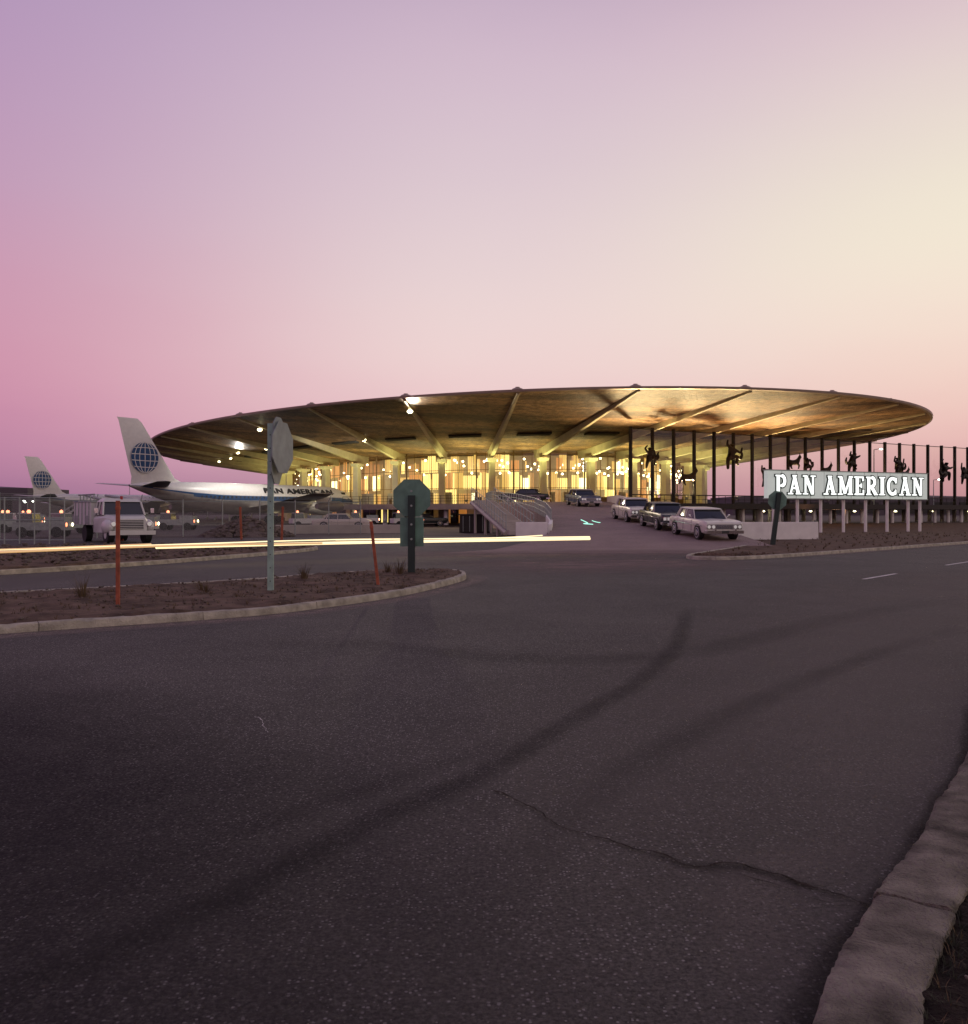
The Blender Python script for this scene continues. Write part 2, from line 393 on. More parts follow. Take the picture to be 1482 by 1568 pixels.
strip('crack_edge_wear',catmull(cp[3:],8),.10,'gut',.0135,te=.4)
crack('asphalt_crack',[G(1060,1330),G(1120,1345),G(1200,1365),G(1290,1395)],.008)
crack('asphalt_crack',[G(390,1100),G(402,1112),G(412,1125)],.008,'paintline')
def paint(name,a,b,w):
    a=Vector(a);b=Vector(b);d=(b-a).normalized();n=Vector((-d.y,d.x))*w/2
    sheet(name,[a-n,b-n,b+n,a+n],.012,'paintline')
paint('lane_marking',G(1322,888.5),G(1372,880),.10); paint('lane_marking',G(1448,867),G(1500,859),.10)

# ---------------------------------------------------------------- ramp
def rz(y): return max(0.0,min(2.6,(y-36)*.055))
b=B(); prof=[(33,-1.6,12.6),(36,.4,12.7),(40,2.2,13),(44.5,3.4,13.2),(50,4.0,13),(60,4.3,12.6),(70,3.6,12.3),(83.3,1.0,12.3),(99,0,13.5)]
rings=[]
for i in range(len(prof)-1):
    for j in range(6):
        t=j/6; y,l,r=[prof[i][q]*(1-t)+prof[i+1][q]*t for q in range(3)]
        z=max(rz(y),.009)
        rings.append([(l,y,z),(r,y,z),(r,y,-.05),(l,y,-.05)])
b.loft(rings,'asph2'); b.build('ramp_road')
def wallpath(name,pts,h,t,k):
    b=B(); rings=[]
    P=[Vector(p) for p in pts]
    for i,p in enumerate(P):
        d=(P[min(i+1,len(P)-1)]-P[max(i-1,0)]); d.z=0; d.normalize(); n=Vector((-d.y,d.x,0))*t/2
        rings.append([p-n+Vector((0,0,-.6)),p-n+Vector((0,0,h)),p+n+Vector((0,0,h)),p+n+Vector((0,0,-.6))])
    b.loft(rings,k); return b.build(name,bevel=.02)
def rail(b,pts,h,k,post=2.,bars=3):
    P=resample([Vector(p) for p in pts],post)
    for p in P: b.cyl(p,p+Vector((0,0,h)),.03,k,n=6)
    for i in range(len(P)-1):
        for q in range(bars): 
            zz=Vector((0,0,h*(q+1)/bars)); b.cyl(P[i]+zz,P[i+1]+zz,.022,k,n=5,cap=False)
wallpath('ramp_parapet_wall',[(13.15,y,rz(y)) for y in (43.5,46,50,55,60,66,72,78,83,90)],.65,.25,'white')
wallpath('concrete_wall',[(13.4,46.2,.1),(15.5,46.4,.1),(18.5,47.2,.1)],.95,.3,'white')
wallpath('concrete_wall',[(1.75,46.5,0),(3.45,46.3,0)],1.05,.25,'white')
wallpath('ramp_parapet_wall',[(l,y,rz(y)) for y,l in ((46.6,3.62),(50,3.95),(55,4.1))],.35,.2,'white')
b=B()
for i in range(18):
    t=i/17; b.box((2.2-2.3*t,52+12*t,.35+(2.0*t)),(1.5,.74,.28),'conc',rz=radians(11))
for off in(-.85,.85):
    b.cyl((2.2+off,52,.3),(-.1+off,64,2.3),.14,'conc',n=6)
    pts=[Vector((2.2+off-2.3*t/6,52+12*t/6,.45+2.0*t/6)) for t in range(7)]
    rail(b,pts,1.0,'galv',.9,2)
for t in(.3,.65,.98): 
    for off in(-.6,.6): b.cyl((2.2+off-2.3*t,52+12*t,0),(2.2+off-2.3*t,52+12*t,.3+2*t),.1,'conc',n=8)
b.build('outdoor_staircase')
b=B(); rail(b,[(3.95,50,.75),(4.2,58,1.2),(3.9,66,1.65),(3.0,74,2.1),(.8,83.4,2.6),(.2,92,2.6)],1.05,'galv',.8,3); b.build('metal_railing')

# ---------------------------------------------------------------- terminal
CX,CY=-2.4,171
def E(k,th,z=0):
    t=radians(th); return Vector((CX+k*66*cos(t), CY+k*(-27*cos(t)+86.9*sin(t)), z))
def zs(k): return 10.2+max(0,(k-.6))*(13.15-10.2)/.4
T=empty('airport_terminal')
NT=216; b=B(); ks=[1,.96,.92,.88,.84,.8,.76,.72,.68,.64,.6,.55,.4,.2,.02]
b.loft([[E(k,360*i/NT,zs(k)) for i in range(NT)] for k in ks],'soffit')
b.build('soffit',T,smooth=40)
b=B()
b.loft([[E(k,360*i/NT,z) for i in range(NT)] for k,z in((1.0,13.15),(1.0035,13.2),(1.004,13.42),(1.0,13.46),(.995,13.48))],'fascia',cap=False)
b.loft([[E(k,360*i/NT,z) for i in range(NT)] for k,z in((.995,13.48),(.8,12.8),(.6,12.4),(.02,12.4))],'rooftop',cap=True)
b.build('roof_edge',T,smooth=40)
beams=[-85.0+10*i for i in range(36)]
b=B(); bump=B(); colb=B()
for th in beams:
    rings=[]
    c=E(.5,th)-E(1,th); c.normalize(); n=Vector((-c.y,c.x,0))
    for k in(.998,.9,.8,.7,.62,.57):
        t=(1-k)/.4; w=.17+.25*min(t,1); dp=.15+.95*min(t,1); p=E(k,th); z=zs(k)
        rings.append([p-n*w+Vector((0,0,z+.05)),p+n*w+Vector((0,0,z+.05)),p+n*w*.7+Vector((0,0,z-dp)),p-n*w*.7+Vector((0,0,z-dp))])
    b.loft(rings,'beam')
    q=E(.988,th,13.54); bump.ell(q,(.6,.6,.24),'fascia',12,6); bump.cyl(q,q+Vector((0,0,.3)),.22,'fascia',n=8)
    p=E(.61,th); a=atan2(c.y,c.x)
    colb.box((p.x,p.y,4.3),(1.2,.95,8.6),'col',rz=a,top=.86)
    colb.box((p.x,p.y,8.75),(1.7,1.15,.45),'col',rz=a,top=1.2,topx=1.2)
b.build('roof_beams',T,bevel=.03); bump.build('cable_anchor_covers',T,smooth=40); colb.build('columns',T,bevel=.04)
b=B()
for th in beams:
    k=.735; vs=[]
    for kk,dt in((k,2.6),(k,7.4),(k+.015,7.4),(k+.015,2.6)):
        vs.append(E(kk,th+dt,zs(kk)-.02))
    b.loft([vs,[v+Vector((0,0,-.18)) for v in vs]],'slot')
b.build('soffit_vents',T)
NG=180; g=B(); mu=B(); cu=B()
run={0:[0,'cur_a',.55],1:[0,'cur_a',.55],2:[0,'cur_b',.55]}
for i in range(NG):
    t0=360*i/NG; t1=360*(i+1)/NG
    a=E(.572,t0); c=E(.572,t1)
    mu.cyl(a,a+Vector((0,0,10.2)),.05 if i%4 else .13,'gold',n=4,cap=False)
    for z in(2.75,5.0,7.6,9.9):
        mu.cyl(a+Vector((0,0,z)),c+Vector((0,0,z)),.05,'gold',n=4,cap=False)
    g.add([a+Vector((0,0,2.8)),c+Vector((0,0,2.8)),c+Vector((0,0,9.85)),a+Vector((0,0,9.85))],[(0,1,2,3)],'glass')
    g.add([a,c,c+Vector((0,0,2.2)),a+Vector((0,0,2.2))],[(0,1,2,3)],'glass')
    for row,(z0,z1,w) in enumerate(((2.7,4.9,(.15,.25,.22,.2,.06,.12)),(4.95,7.4,(.38,.24,.10,.08,.12,.08)),(7.45,9.9,(.16,.32,.22,.12,.03,.15)))):
        for h in range(4):
            if run[row][0]<=0:
                run[row]=[random.choice((1,1,2,3,4,6,7)),random.choices(['cur_a','cur_b','cur_c','cur_d','cur_e','cur_o'],w)[0],.55-.03*random.random(),z1-random.choice((0,0,.1,.5,.9))]
            run[row][0]-=1; key=run[row][1]; kk=run[row][2]-(.03 if key in('cur_c','cur_d') else 0)
            s0=t0+(t1-t0)*h/4+.015*random.random(); s1=t0+(t1-t0)*(h+1)/4-.03-.12*random.random()
            p=E(kk,s0,z0);q=E(kk,s1,z0); zt=run[row][3]
            cu.add([p,q,Vector((q.x,q.y,zt)),Vector((p.x,p.y,zt))],[(0,1,2,3)],key)
    key=random.choices(['cur_c','cur_d','slot','cur_a'],(.2,.3,.43,.07))[0]
    p=E(.55,t0,0);q=E(.55,t1,0); cu.add([p,q,q+Vector((0,0,2.1)),p+Vector((0,0,2.1))],[(0,1,2,3)],key)
cu.loft([[E(.48,360*i/72,z) for i in range(72)] for z in(0,10.1)],'cur_d',cap=False)
cu.loft([[E(k,360*i/72,2.5) for i in range(72)] for k in(.6,.3)],'conc',cap=False)
R=random.Random(11)
for i in range(160):
    th=R.uniform(-170,0); kk=R.uniform(.52,.565); cu.ell(E(kk,th,R.uniform(6.8,9.4)),(.16,.16,.16),'lamp',6,4)
for i in range(70):
    th=R.uniform(-165,-5); p=E(R.uniform(.575,.60),th,2.6); h=R.choice((.9,1.1,1.8)); cu.box((p.x,p.y,2.6+h/2),(R.uniform(.4,1.4),.5,h),'gold' if h<1.5 else 'conc',rz=R.random()*3)
g.build('window_glass',T); mu.build('window_mullions',T); cu.build('lit_interior',T)
b=B(); rings=[]
for i in range(0,61):
    th=-108+i*(88/60); o=E(.80,th); n=E(.56,th)
    rings.append([Vector((o.x,o.y,2.595)),Vector((n.x,n.y,2.595)),Vector((n.x,n.y,2.1)),Vector((o.x,o.y,1.9))])
b.loft(rings,'conc')
rr=B(); rail(rr,[E(.795,-108+i*(19/8),2.6) for i in range(9)],1.0,'mull',1.6,3)
for i in range(0,20):
    th=-106+i*4.5; p=E(.78,th); b.cyl((p.x,p.y,0),(p.x,p.y,1.95),.3,'white',n=10)
b.build('upper_level_deck',T); rr.build('deck_railing',T)

lampb=B(); down=B()
def spot(p,tgt,e,col,ang=140,blend=.9,rad=.25,house=True):
    d=bpy.data.lights.new('canopy_spot','SPOT'); d.energy=e; d.color=col; d.spot_size=radians(ang); d.spot_blend=blend; d.shadow_soft_size=rad
    o=bpy.data.objects.new('canopy_spot',d); COL.objects.link(o); o.parent=T
    o.location=p; o.rotation_euler=(Vector(tgt)-Vector(p)).to_track_quat('-Z','Y').to_euler()
    if house: lampb.cyl(Vector(p)-Vector((0,0,.35)),Vector(p)-Vector((0,0,.03)),.14,'galv',r2=.24,n=10)
YEL=(1,.94,.40)
for n_,th in enumerate(beams):
    t=th+5; d=((t+180)%360)-180
    if -172<d<0:
        ondeck=-106<d<-20
        spot(E(.645,t,3.3 if ondeck else .6),E(.64,t,10),6000 if ondeck else 4600,YEL,106,1.0)
        if d<-100: spot(E(.84,t,.6),E(.82,t,12),750,(1,.86,.46),130,1.0)  # outer ring of uplights, added to brighten the soffit near the rim
        elif d<-78: spot(E(.84,t,.6),E(.82,t,12),600,(1,.68,.44),130,1.0)
        else: spot(E(.86,t,.6),E(.87,t,12),2400,(1,.50,.26),140)
for x,y,tx,ty,e in((18,99,15,89,26000),(24,100.5,23,90,25000),(31,104,31,95,21000),(38,108,40,99,16000),(45,111,49,105,11000),(53,116,57,113,7000)):
    spot((x,y,3.4),(tx,ty,13),e,(1,.74,.38),100,1.0)
for th,k in((-95,.955),(-115.4,.93),(-135,.80),(-145,.78),(-105,.78),(-125.5,.79),(-155,.8)):
    p=E(k,th,zs(k)-.5); down.ell(p,(.32,.32,.2),'lamp',10,6); down.cyl(p,p+Vector((0,0,.5)),.06,'galv')
spot(E(.93,-115.4,zs(.93)-.8),(-34,112,3),4500,(1,.95,.88),120,house=False)
spot(E(.80,-135,zs(.8)-.8),(-34,112,4),3500,(1,.95,.85),120,house=False)
spot(E(.955,-95,zs(.95)-.8),(0,70,0),7000,(1,.82,.6),130,house=False)
spot(E(.78,-105,zs(.78)-.8),(-25,125,4),4500,(1,.93,.8),110,house=False)
lampb.build('canopy_spot_housings',T); down.build('soffit_lamps',T)

# ---------------------------------------------------------------- wind screen with sculptures
A=Vector((16.4,95,0)); Z=Vector((71.2,125,0)); D=(Z-A); Ln=D.length; D=D/Ln; NN=Vector((-D.y,D.x,0))
W=empty('glass_windscreen'); b=B(); g=B(); npost=25; st=Ln/20
for i in range(npost):
    p=A+D*st*i
    b.box((p.x,p.y,6.85),(.24,.36,8.6),'mull',rz=atan2(D.y,D.x))
    if i<npost-1:
        q=p+D*st
        g.add([p+Vector((0,0,3.6)),q+Vector((0,0,3.6)),q+Vector((0,0,10.9)),p+Vector((0,0,10.9))],[(0,1,2,3)],'glass')
        b.cyl(p+Vector((0,0,10.95)),q+Vector((0,0,10.95)),.06,'mull',n=4); b.cyl(p+Vector((0,0,3.55)),q+Vector((0,0,3.55)),.08,'mull',n=4)
        rail(b,[p-NN*.8+Vector((0,0,2.6)),q-NN*.8+Vector((0,0,2.6))],.9,'mull',st/3,2)
b.build('frame',W); g.build('panes',W)
b=B(); E2=A+D*st*(npost+6); S2=A-D*3
b.loft([[S2-NN*1.4+Vector((0,0,2.595)),E2-NN*1.4+Vector((0,0,2.595)),E2+NN*16+Vector((0,0,2.595)),S2+NN*6+Vector((0,0,2.595))],
        [S2-NN*1.4+Vector((0,0,1.95)),E2-NN*1.4+Vector((0,0,1.95)),E2+NN*16+Vector((0,0,1.95)),S2+NN*6+Vector((0,0,1.95))]],'mull')
for i in range(26):
    p=A+D*st*(i+.5); b.cyl((p.x,p.y,.1),(p.x,p.y,1.98),.22,'white',n=8)
    p=p+NN*7; b.cyl((p.x,p.y,.1),(p.x,p.y,1.98),.3,'conc',n=8)
for i in range(8):
    p=A+D*(8+i*9.)+NN*5; b.ell((p.x,p.y,1.7),(.22,.22,.09),'lamp',8,5)
b.build('elevated_roadway')

def skin_fig(name,segs,M4,k='bronze'):
    vs=[];ed=[];rad=[];idx={}
    def vid(p,r):
        key=(round(p[0],3),round(p[1],3),round(p[2],3))
        if key not in idx: idx[key]=len(vs); vs.append(p); rad.append(r)
        return idx[key]
    for ch in segs:
        prev=None
        for x,y,z,r in ch:
            i=vid((x,y,z),r)
            if prev is not None and prev!=i: ed.append((prev,i))
            prev=i
    me=bpy.data.meshes.new(name); me.from_pydata(vs,ed,[]); o=bpy.data.objects.new(name,me); COL.objects.link(o)
    md=o.modifiers.new('skin','SKIN'); 
    for i,r in enumerate(rad): me.skin_vertices[0].data[i].radius=(r*1.05,r*1.05)
    me.skin_vertices[0].data[0].use_root=True
    s=o.modifiers.new('sub','SUBSURF'); s.levels=1; s.render_levels=1
    me.materials.append(M[k]); o.matrix_world=M4; return o
def zodiac(post,z,kind,seed,sc=1.):
    R=random.Random(seed); p=A+D*st*post-NN*.35
    M4=Matrix.Translation((p.x,p.y,z))@Matrix.Rotation(atan2(D.y,D.x),4,'Z')@Matrix.Scale(sc,4)
    def j(a=.12): return R.uniform(-a,a)
    if kind=='man':
        # crouched / coiled bronze figure with drapery and a ring or staff
        s=R.choice((-1,1)); lean=j(.45)
        root=(0,0,0,.24); ch=(lean,-.05,.6,.29); nk=(lean*1.3,-.1,.86,.12); hd=(lean*1.5+.08*s,-.12,1.08,.18)
        segs=[[root,(lean*.45,0,.3,.2),ch,nk,hd]]
        segs.append([ch,(lean+.42,-.2,.72+j(.25),.12),(lean+.62+j(),-.3,.4+j(.5),.1),(lean+.85+j(),-.3,.75+j(.5),.07)])
        segs.append([ch,(lean-.42,-.2,.66+j(.25),.12),(lean-.66+j(),-.2,1.0+j(.3),.1),(lean-.5+j(),-.2,1.35+j(.2),.07)])
        segs.append([root,(.5+j(),-.3,.02+j(.2),.17),(.52+j(.15),-.1,-.5+j(),.12),(.78+j(.1),-.15,-.58,.08)])
        segs.append([root,(-.42+j(),-.2,-.25+j(.2),.17),(-.25+j(.2),0,-.75+j(),.12),(-.5+j(.1),-.1,-.88,.08)])
        segs.append([root,(-.35*s,-.25,.15,.12),(-.8*s,-.25,-.1,.15),(-1.0*s,-.25,.25,.11),(-.85*s,-.25,.6,.06)])
        if R.random()<.5:
            segs.append([(.95*cos(a),.05,.25+.95*sin(a),.05) for a in [radians(20+30*q) for q in range(8)]])
        elif R.random()<.6: segs.append([(lean+.85,-.3,1.35,.05),(lean+.85,-.3,.2,.05),(lean+.75,-.3,-.7,.05)])
    else:
        segs=[[(0,0,0,.33),(.5,0,.12,.34),(.85,0,.42,.22),(1.05,0,.75,.18),(1.35,0,.72,.1)],
              [(0,0,0,.33),(-.5,0,.05,.3),(-.85,0,.35,.1),(-.75,0,.8,.07),(-1.0,0,1.0,.05)],
              [(.5,0,.12,.34),(.8,-.15,-.35,.12),(.65,-.15,-.8,.07)],[(.5,0,.12,.34),(.95,.15,-.1,.12),(1.25,.15,-.4,.07)],
              [(-.5,0,.05,.3),(-.7,-.15,-.45,.13),(-.45,-.15,-.85,.07)],[(-.5,0,.05,.3),(-.9,.15,-.3,.13),(-1.1,.15,-.75,.07)],
              [(1.05,0,.75,.18),(1.1,0,1.1,.05),(1.0,0,1.3,.03)]]
    segs.append([(0,0,0,.33 if kind!='man' else .24),(0,.35,0,.06)])
    skin_fig('bronze_sculpture',segs,M4)
for a in [(.75,7.6,'man',1,1.15),(2.6,5.6,'beast',2,1.1),(4.75,8.1,'man',3,1.5),(6.6,5.8,'man',4,1.2),(8.2,7.8,'beast',5,1.0),(8.9,7.4,'man',14,1.05),
          (10.1,7.0,'beast',6,.9),(11.6,8.0,'man',7,1.3),(14.7,7.6,'man',8,1.3),(15.2,6.9,'beast',18,.8),(18.0,7.0,'man',9,1.5),(19.5,6.8,'man',10,1.3),(21.2,7,'beast',11,1.1)]:
    zodiac(*a)

# ---------------------------------------------------------------- illuminated name sign
SG=empty('illuminated_airline_sign'); P0=Vector((19.9,60,0)); P1=Vector((34.3,66,0)); d=(P1-P0); L0=d.length; d/=L0; nn=Vector((d.y,-d.x,0)); az=atan2(d.y,d.x)
b=B(); c=(P0+P1)/2
b.box((c.x,c.y,3.56),(L0,.35,1.95),'signp',rz=az)
for z in(2.55,4.57): b.box((c.x,c.y,z),(L0+.1,.45,.07),'galv',rz=az)
for i in range(1,12):
    q=P0+d*L0*i/12+nn*.178; b.box((q.x,q.y,3.56),(.03,.012,1.93),'galv',rz=az)
b.build('panel',SG,bevel=.01)
b=B()
for t in(.05,.19,.33,.47,.61,.75,.89,.97):
    p=P0+d*L0*t-nn*.1; b.cyl((p.x,p.y,.08),(p.x,p.y,2.52),.11,'white',n=10)
b.build('posts',SG)
def text(s,name,k,loc,rot,size,ext,off,sx,parent,sp=1.):
    cu=bpy.data.curves.new(name,'FONT'); cu.body=s; cu.size=size; cu.extrude=ext; cu.offset=off; cu.align_x='CENTER'; cu.align_y='CENTER'; cu.space_character=sp; cu.resolution_u=3
    o=bpy.data.objects.new(name,cu); COL.objects.link(o); cu.materials.append(M[k]); o.location=loc; o.rotation_euler=rot; o.scale=(sx,1,1); o.parent=parent; return o
def arc(cx,cz,rx,rz_,a0,a1,t,n=9):
    P=[(cx+rx*cos(radians(a0+(a1-a0)*i/n)),cz+rz_*sin(radians(a0+(a1-a0)*i/n))) for i in range(n+1)]
    return [(*P[i],*P[i+1],t) for i in range(n)]
TH=.27; TN=.13; SE=.10
LET={
'P':(1.0,[(.25,0,.25,1.4,TH),(.25,1.33,.62,1.33,TN),(.25,.62,.62,.62,TN),(0,.05,.52,.05,SE),(0,1.35,.3,1.35,SE)]+arc(.60,.975,.27,.355,90,-90,.24)),
'A':(1.25,[(.25,.04,.63,1.36,TN),(.58,1.36,1.0,.04,TH),(.4,.45,.85,.45,TN),(0,.05,.46,.05,SE),(.75,.05,1.25,.05,SE),(.42,1.36,.8,1.36,SE)]),
'N':(1.25,[(.25,0,.25,1.4,TN),(.98,0,.98,1.4,TN),(.28,1.33,.95,.06,TH),(0,.05,.48,.05,SE),(0,1.35,.4,1.35,SE),(.76,1.35,1.22,1.35,SE)]),
'M':(1.5,[(.24,0,.24,1.4,TN),(1.25,0,1.25,1.4,TH),(.28,1.33,.74,.1,TH),(.74,.1,1.22,1.33,TN),(0,.05,.46,.05,SE),(1.0,.05,1.5,.05,SE),(0,1.35,.35,1.35,SE),(1.15,1.35,1.5,1.35,SE)]),
'E':(1.05,[(.27,0,.27,1.4,TH),(.1,.06,.98,.06,TN),(.1,1.34,.93,1.34,TN),(.25,.71,.72,.71,TN),(.93,.03,.93,.40,SE),(.88,1.05,.88,1.38,SE),(.70,.55,.70,.87,SE),(0,.05,.3,.05,SE),(0,1.35,.3,1.35,SE)]),
'R':(1.2,[(.25,0,.25,1.4,TH),(.25,1.33,.62,1.33,TN),(.25,.66,.62,.66,TN),(.55,.64,.98,.06,TH),(0,.05,.5,.05,SE),(.85,.05,1.2,.05,SE),(0,1.35,.3,1.35,SE)]+arc(.60,.995,.27,.335,90,-90,.24)),
'I':(.56,[(.28,0,.28,1.4,TH),(0,.05,.56,.05,SE),(0,1.35,.56,1.35,SE)]),
'C':(1.2,arc(.66,.70,.48,.60,48,312,.24,14)+[(1.0,.92,1.0,1.36,SE),(1.0,.05,1.0,.45,SE)])}
word='PAN AMERICAN'; gp=.2; tw=sum((LET[ch][0]+gp if ch!=' ' else .62) for ch in word)-gp
scl=(L0-1.2)/tw; zsc=.98
def letters(name,k,off,grow,dx):
    b=B(); x=-tw/2; lay=0
    for ch in word:
        if ch==' ': x+=.62; continue
        w_,ss=LET[ch]
        for (x0,z0,x1,z1,t) in ss:
            lay+=1; oo=off+ (lay%7)*.0035
            a=Vector((x0,z0));e=Vector((x1,z1)); dd=(e-a).normalized(); m_=Vector((-dd.y,dd.x)); t2=t/2+grow; ex=dd*(grow+ (.02 if t==.24 else 0))
            q=[a-ex-m_*t2,e+ex-m_*t2,e+ex+m_*t2,a-ex+m_*t2]; front=[];back=[]
            for v in q:
                bx=(x+v.x)*scl+dx; bz=2.86+v.y*zsc
                f=c+d*bx+nn*oo; front.append((f.x,f.y,bz)); f=c+d*bx+nn*.17; back.append((f.x,f.y,bz))
            b.loft([back,front],k)
        x+=w_+gp
    b.build(name,SG)
letters('letter_edges','signd',.30,.07,.06); letters('letters','signw',.36,.0,.0)

# ---------------------------------------------------------------- road signs
def octo(b,c,r,k,ang,t=.02,face=None):
    n=Vector((cos(ang),sin(ang),0)); u=Vector((-sin(ang),cos(ang),0)); z=Vector((0,0,1))
    ring=[u*r*cos(radians(22.5+45*i))+z*r*sin(radians(22.5+45*i)) for i in range(8)]
    b.loft([[Vector(c)+q-n*t/2 for q in ring],[Vector(c)+q+n*t/2 for q in ring]],k)
b=B(); x,y=-1.74,20.4
b.box((x,y,1.0),(.17,.12,2.0),'dkpost'); octo(b,(x,y+.09,1.94),.485,'signback',radians(90))
b.box((x,y+.09,1.12),(.57,.02,.7),'signback')
for z in(1.75,2.1,.95,1.3): b.cyl((x,y-.08,z),(x,y-.05,z),.03,'galv',n=6)
b.build('stop_sign',bevel=.004)
b=B(); x,y=-4.02,16
b.box((x,y,1.62),(.11,.06,3.3),'gpost'); octo(b,(x+.20,y+.10,2.82),.52,'signgrey',radians(-10))
octo(b,(x+.08,y+.13,2.50),.40,'signgrey',radians(-2)); octo(b,(x+.15,y-.02,3.18),.22,'signgrey',radians(-14))
b.cyl((x,y,3.0),(x+.2,y+.10,3.0),.02,'galv');b.cyl((x,y,2.6),(x+.2,y+.10,2.6),.02,'galv')
for i in range(12): b.cyl((x,y-.032,.3+i*.25),(x,y-.03,.3+i*.25),.012,'grille',n=6)
b.build('stop_sign',bevel=.004)
b=B(); x,y=13.25,39; 
b.T=Matrix.Translation((x,y,0))@Matrix.Rotation(radians(7),4,'Y')
b.box((0,0,1.25),(.2,.14,2.5),'dkpost'); octo(b,(0,.1,2.15),.46,'signback',radians(92)); b.build('stop_sign',bevel=.004)
def marker(x,y,h,lx,w=.05):
    b=B(); b.T=Matrix.Translation((x,y,0))@Matrix.Rotation(radians(lx),4,'Y'); b.box((0,0,h/2),(w,w*.6,h),'rust'); b.box((0,0,h-.12),(w*1.2,w*.8,.05),'rust'); b.build('marker_post',bevel=.004)
marker(-5.82,13.5,1.78,0,.06); marker(-2.13,17.2,1.42,-6.5,.06); marker(-14,49,1.9,-2,.12); marker(-11.2,47,1.9,2,.12); marker(-20,47,1.6,0,.1)

# ---------------------------------------------------------------- cars
def car(name,loc,head,paint,pitch=0,L=1.0,roofk=None,fins=0):
    b=B()
    st=[(-2.62,.80,.78,.45),(-2.55,.88,.88,.33),(-2.2,.93,.93,.27),(-1.3,.95,.94,.24),(-.3,.96,.93,.22),(.8,.96,.94,.24),(1.6,.95,.94,.26),(2.3,.94,.91,.30),(2.52,.92,.87,.34),(2.6,.90,.80,.44)]
    rings=[]
    for x,w,zt,zb in st:
        h=[(0,zb),(w*.8,zb),(w*.95,zb+.08),(w*.985,zb+.22),(w,zt-.20),(w*.99,zt-.06),(w*.94,zt+ (fins if x<-1.5 else 0.015)),(w*.72,zt-.01),(0,zt+.02)]
        rings.append([(x*L,y,z) for y,z in h]+[(x*L,-y,z) for y,z in h[-2:0:-1]])
    b.loft(rings,paint)
    def rr(x0,x1,w,z,cr=.12):
        pts=[]
        for sx,sy,a0 in((x1,1,0),(x0,1,90),(x0,-1,180),(x1,-1,270)):
            for q in range(4):
                a=radians(a0+30*q); cxx=sx-cr if sx==x1 else sx+cr; cyy=sy*(w-cr)
                pts.append((cxx+cr*cos(a),cyy+cr*sin(a),z))
        return pts
    b.loft([rr(-1.62*L,.92*L,.84,.93),rr(-1.55*L,.80*L,.82,1.05),rr(-1.25*L,.42*L,.71,1.37)],'cglass')
    b.loft([rr(-1.34*L,.50*L,.75,1.365),rr(-1.36*L,.52*L,.76,1.39),rr(-1.28*L,.44*L,.70,1.435),rr(-1.0*L,.2*L,.5,1.455)],roofk or paint)
    for sy in(-1,1):
        for a,c_,r in(((.92,.82,.94),(.46,.71,1.38),.026),((-.3,.84,.94),(-.3,.72,1.38),.03),((-1.60,.81,.94),(-1.26,.70,1.38),.06),((-1.35,.83,.94),(-1.15,.71,1.38),.05)):
            b.cyl((a[0]*L,a[1]*sy,a[2]),(c_[0]*L,c_[1]*sy,c_[2]),r,paint,n=6)
        for wx in(-1.55,1.6):
            x=wx*L
            b.cyl((x,sy*.80,.36),(x,sy*.967,.36),.39,'grille',n=20)
            b.cyl((x,sy*.72,.33),(x,sy*.975,.33),.335,'tire',n=20)
            b.cyl((x,sy*.90,.33),(x,sy*.982,.33),.255,'acwhite',n=18); b.cyl((x,sy*.90,.33),(x,sy*.988,.33),.225,'tire',n=18)
            b.cyl((x,sy*.90,.33),(x,sy*1.0,.33),.19,'chrome',r2=.14,n=16)
        b.box((0,sy*.967,.68),(4.4*L,.012,.03),'chrome'); b.box((0,sy*.955,.30),(2.3*L,.012,.05),'chrome')
        b.box((.1,sy*.965,.77),(.16,.03,.025),'chrome'); b.box((-.85,sy*.965,.77),(.16,.03,.025),'chrome')
        for xs in (-.3,.78): b.box((xs,sy*.962,.62),(.012,.012,.56),'grille')
        b.cyl((.72*L,sy*.9,1.0),(.72*L,sy*1.0,1.08),.015,'chrome',n=5); b.ell((.72*L,sy*1.02,1.1),(.03,.07,.05),'chrome',8,5)
        for yy in(.76,.54):
            b.cyl((2.50*L,sy*yy,.66),(2.625*L,sy*yy,.66),.105,'chrome',n=14); b.cyl((2.6*L,sy*yy,.66),(2.635*L,sy*yy,.66),.08,'hl',n=14)
        b.cyl((-2.5*L,sy*.66,.68),(-2.66*L,sy*.66,.68),.10,'tail',n=12)
        b.box((2.72*L,sy*.5,.44),(.08,.1,.24),'chrome')
    b.box((2.575*L,0,.66),(.08,1.72,.235),'chrome')
    b.box((2.58*L,0,.66),(.085,.84,.20),'grille')
    for i in range(5): b.box((2.627*L,0,.58+.04*i),(.015,.84,.012),'chrome')
    for i in range(11): b.box((2.629*L,-.4+.08*i,.66),(.015,.01,.19),'chrome')
    for x in(2.70*L,-2.7*L):
        b.box((x,0,.42),(.09,1.80,.15),'chrome')
        for sy in(-1,1): b.box((x-(.14 if x>0 else -.14),sy*.90,.42),(.3,.07,.13),'chrome')
    b.box((2.76*L,0,.42),(.015,.34,.11),'signd')
    b.box((1.95*L,0,.955),(.9,.04,.02),paint)
    for sy in (-1,1): b.cyl((.94*L,sy*.35,.96),(.78*L,sy*.1,1.10),.008,'mull',n=4)
    R=Matrix.Translation(loc)@Matrix.Rotation(head,4,'Z')@Matrix.Rotation(pitch,4,'Y')
    o=b.build(name,smooth=35,bevel=.012); o.matrix_world=R; return o
sl=math.atan(.055)
def rc(x,y,hdeg,paint,**k):
    return car('parked_car',(x,y,rz(y)+.012),radians(-90+hdeg),paint,pitch=sl if y<80 else 0,**k)
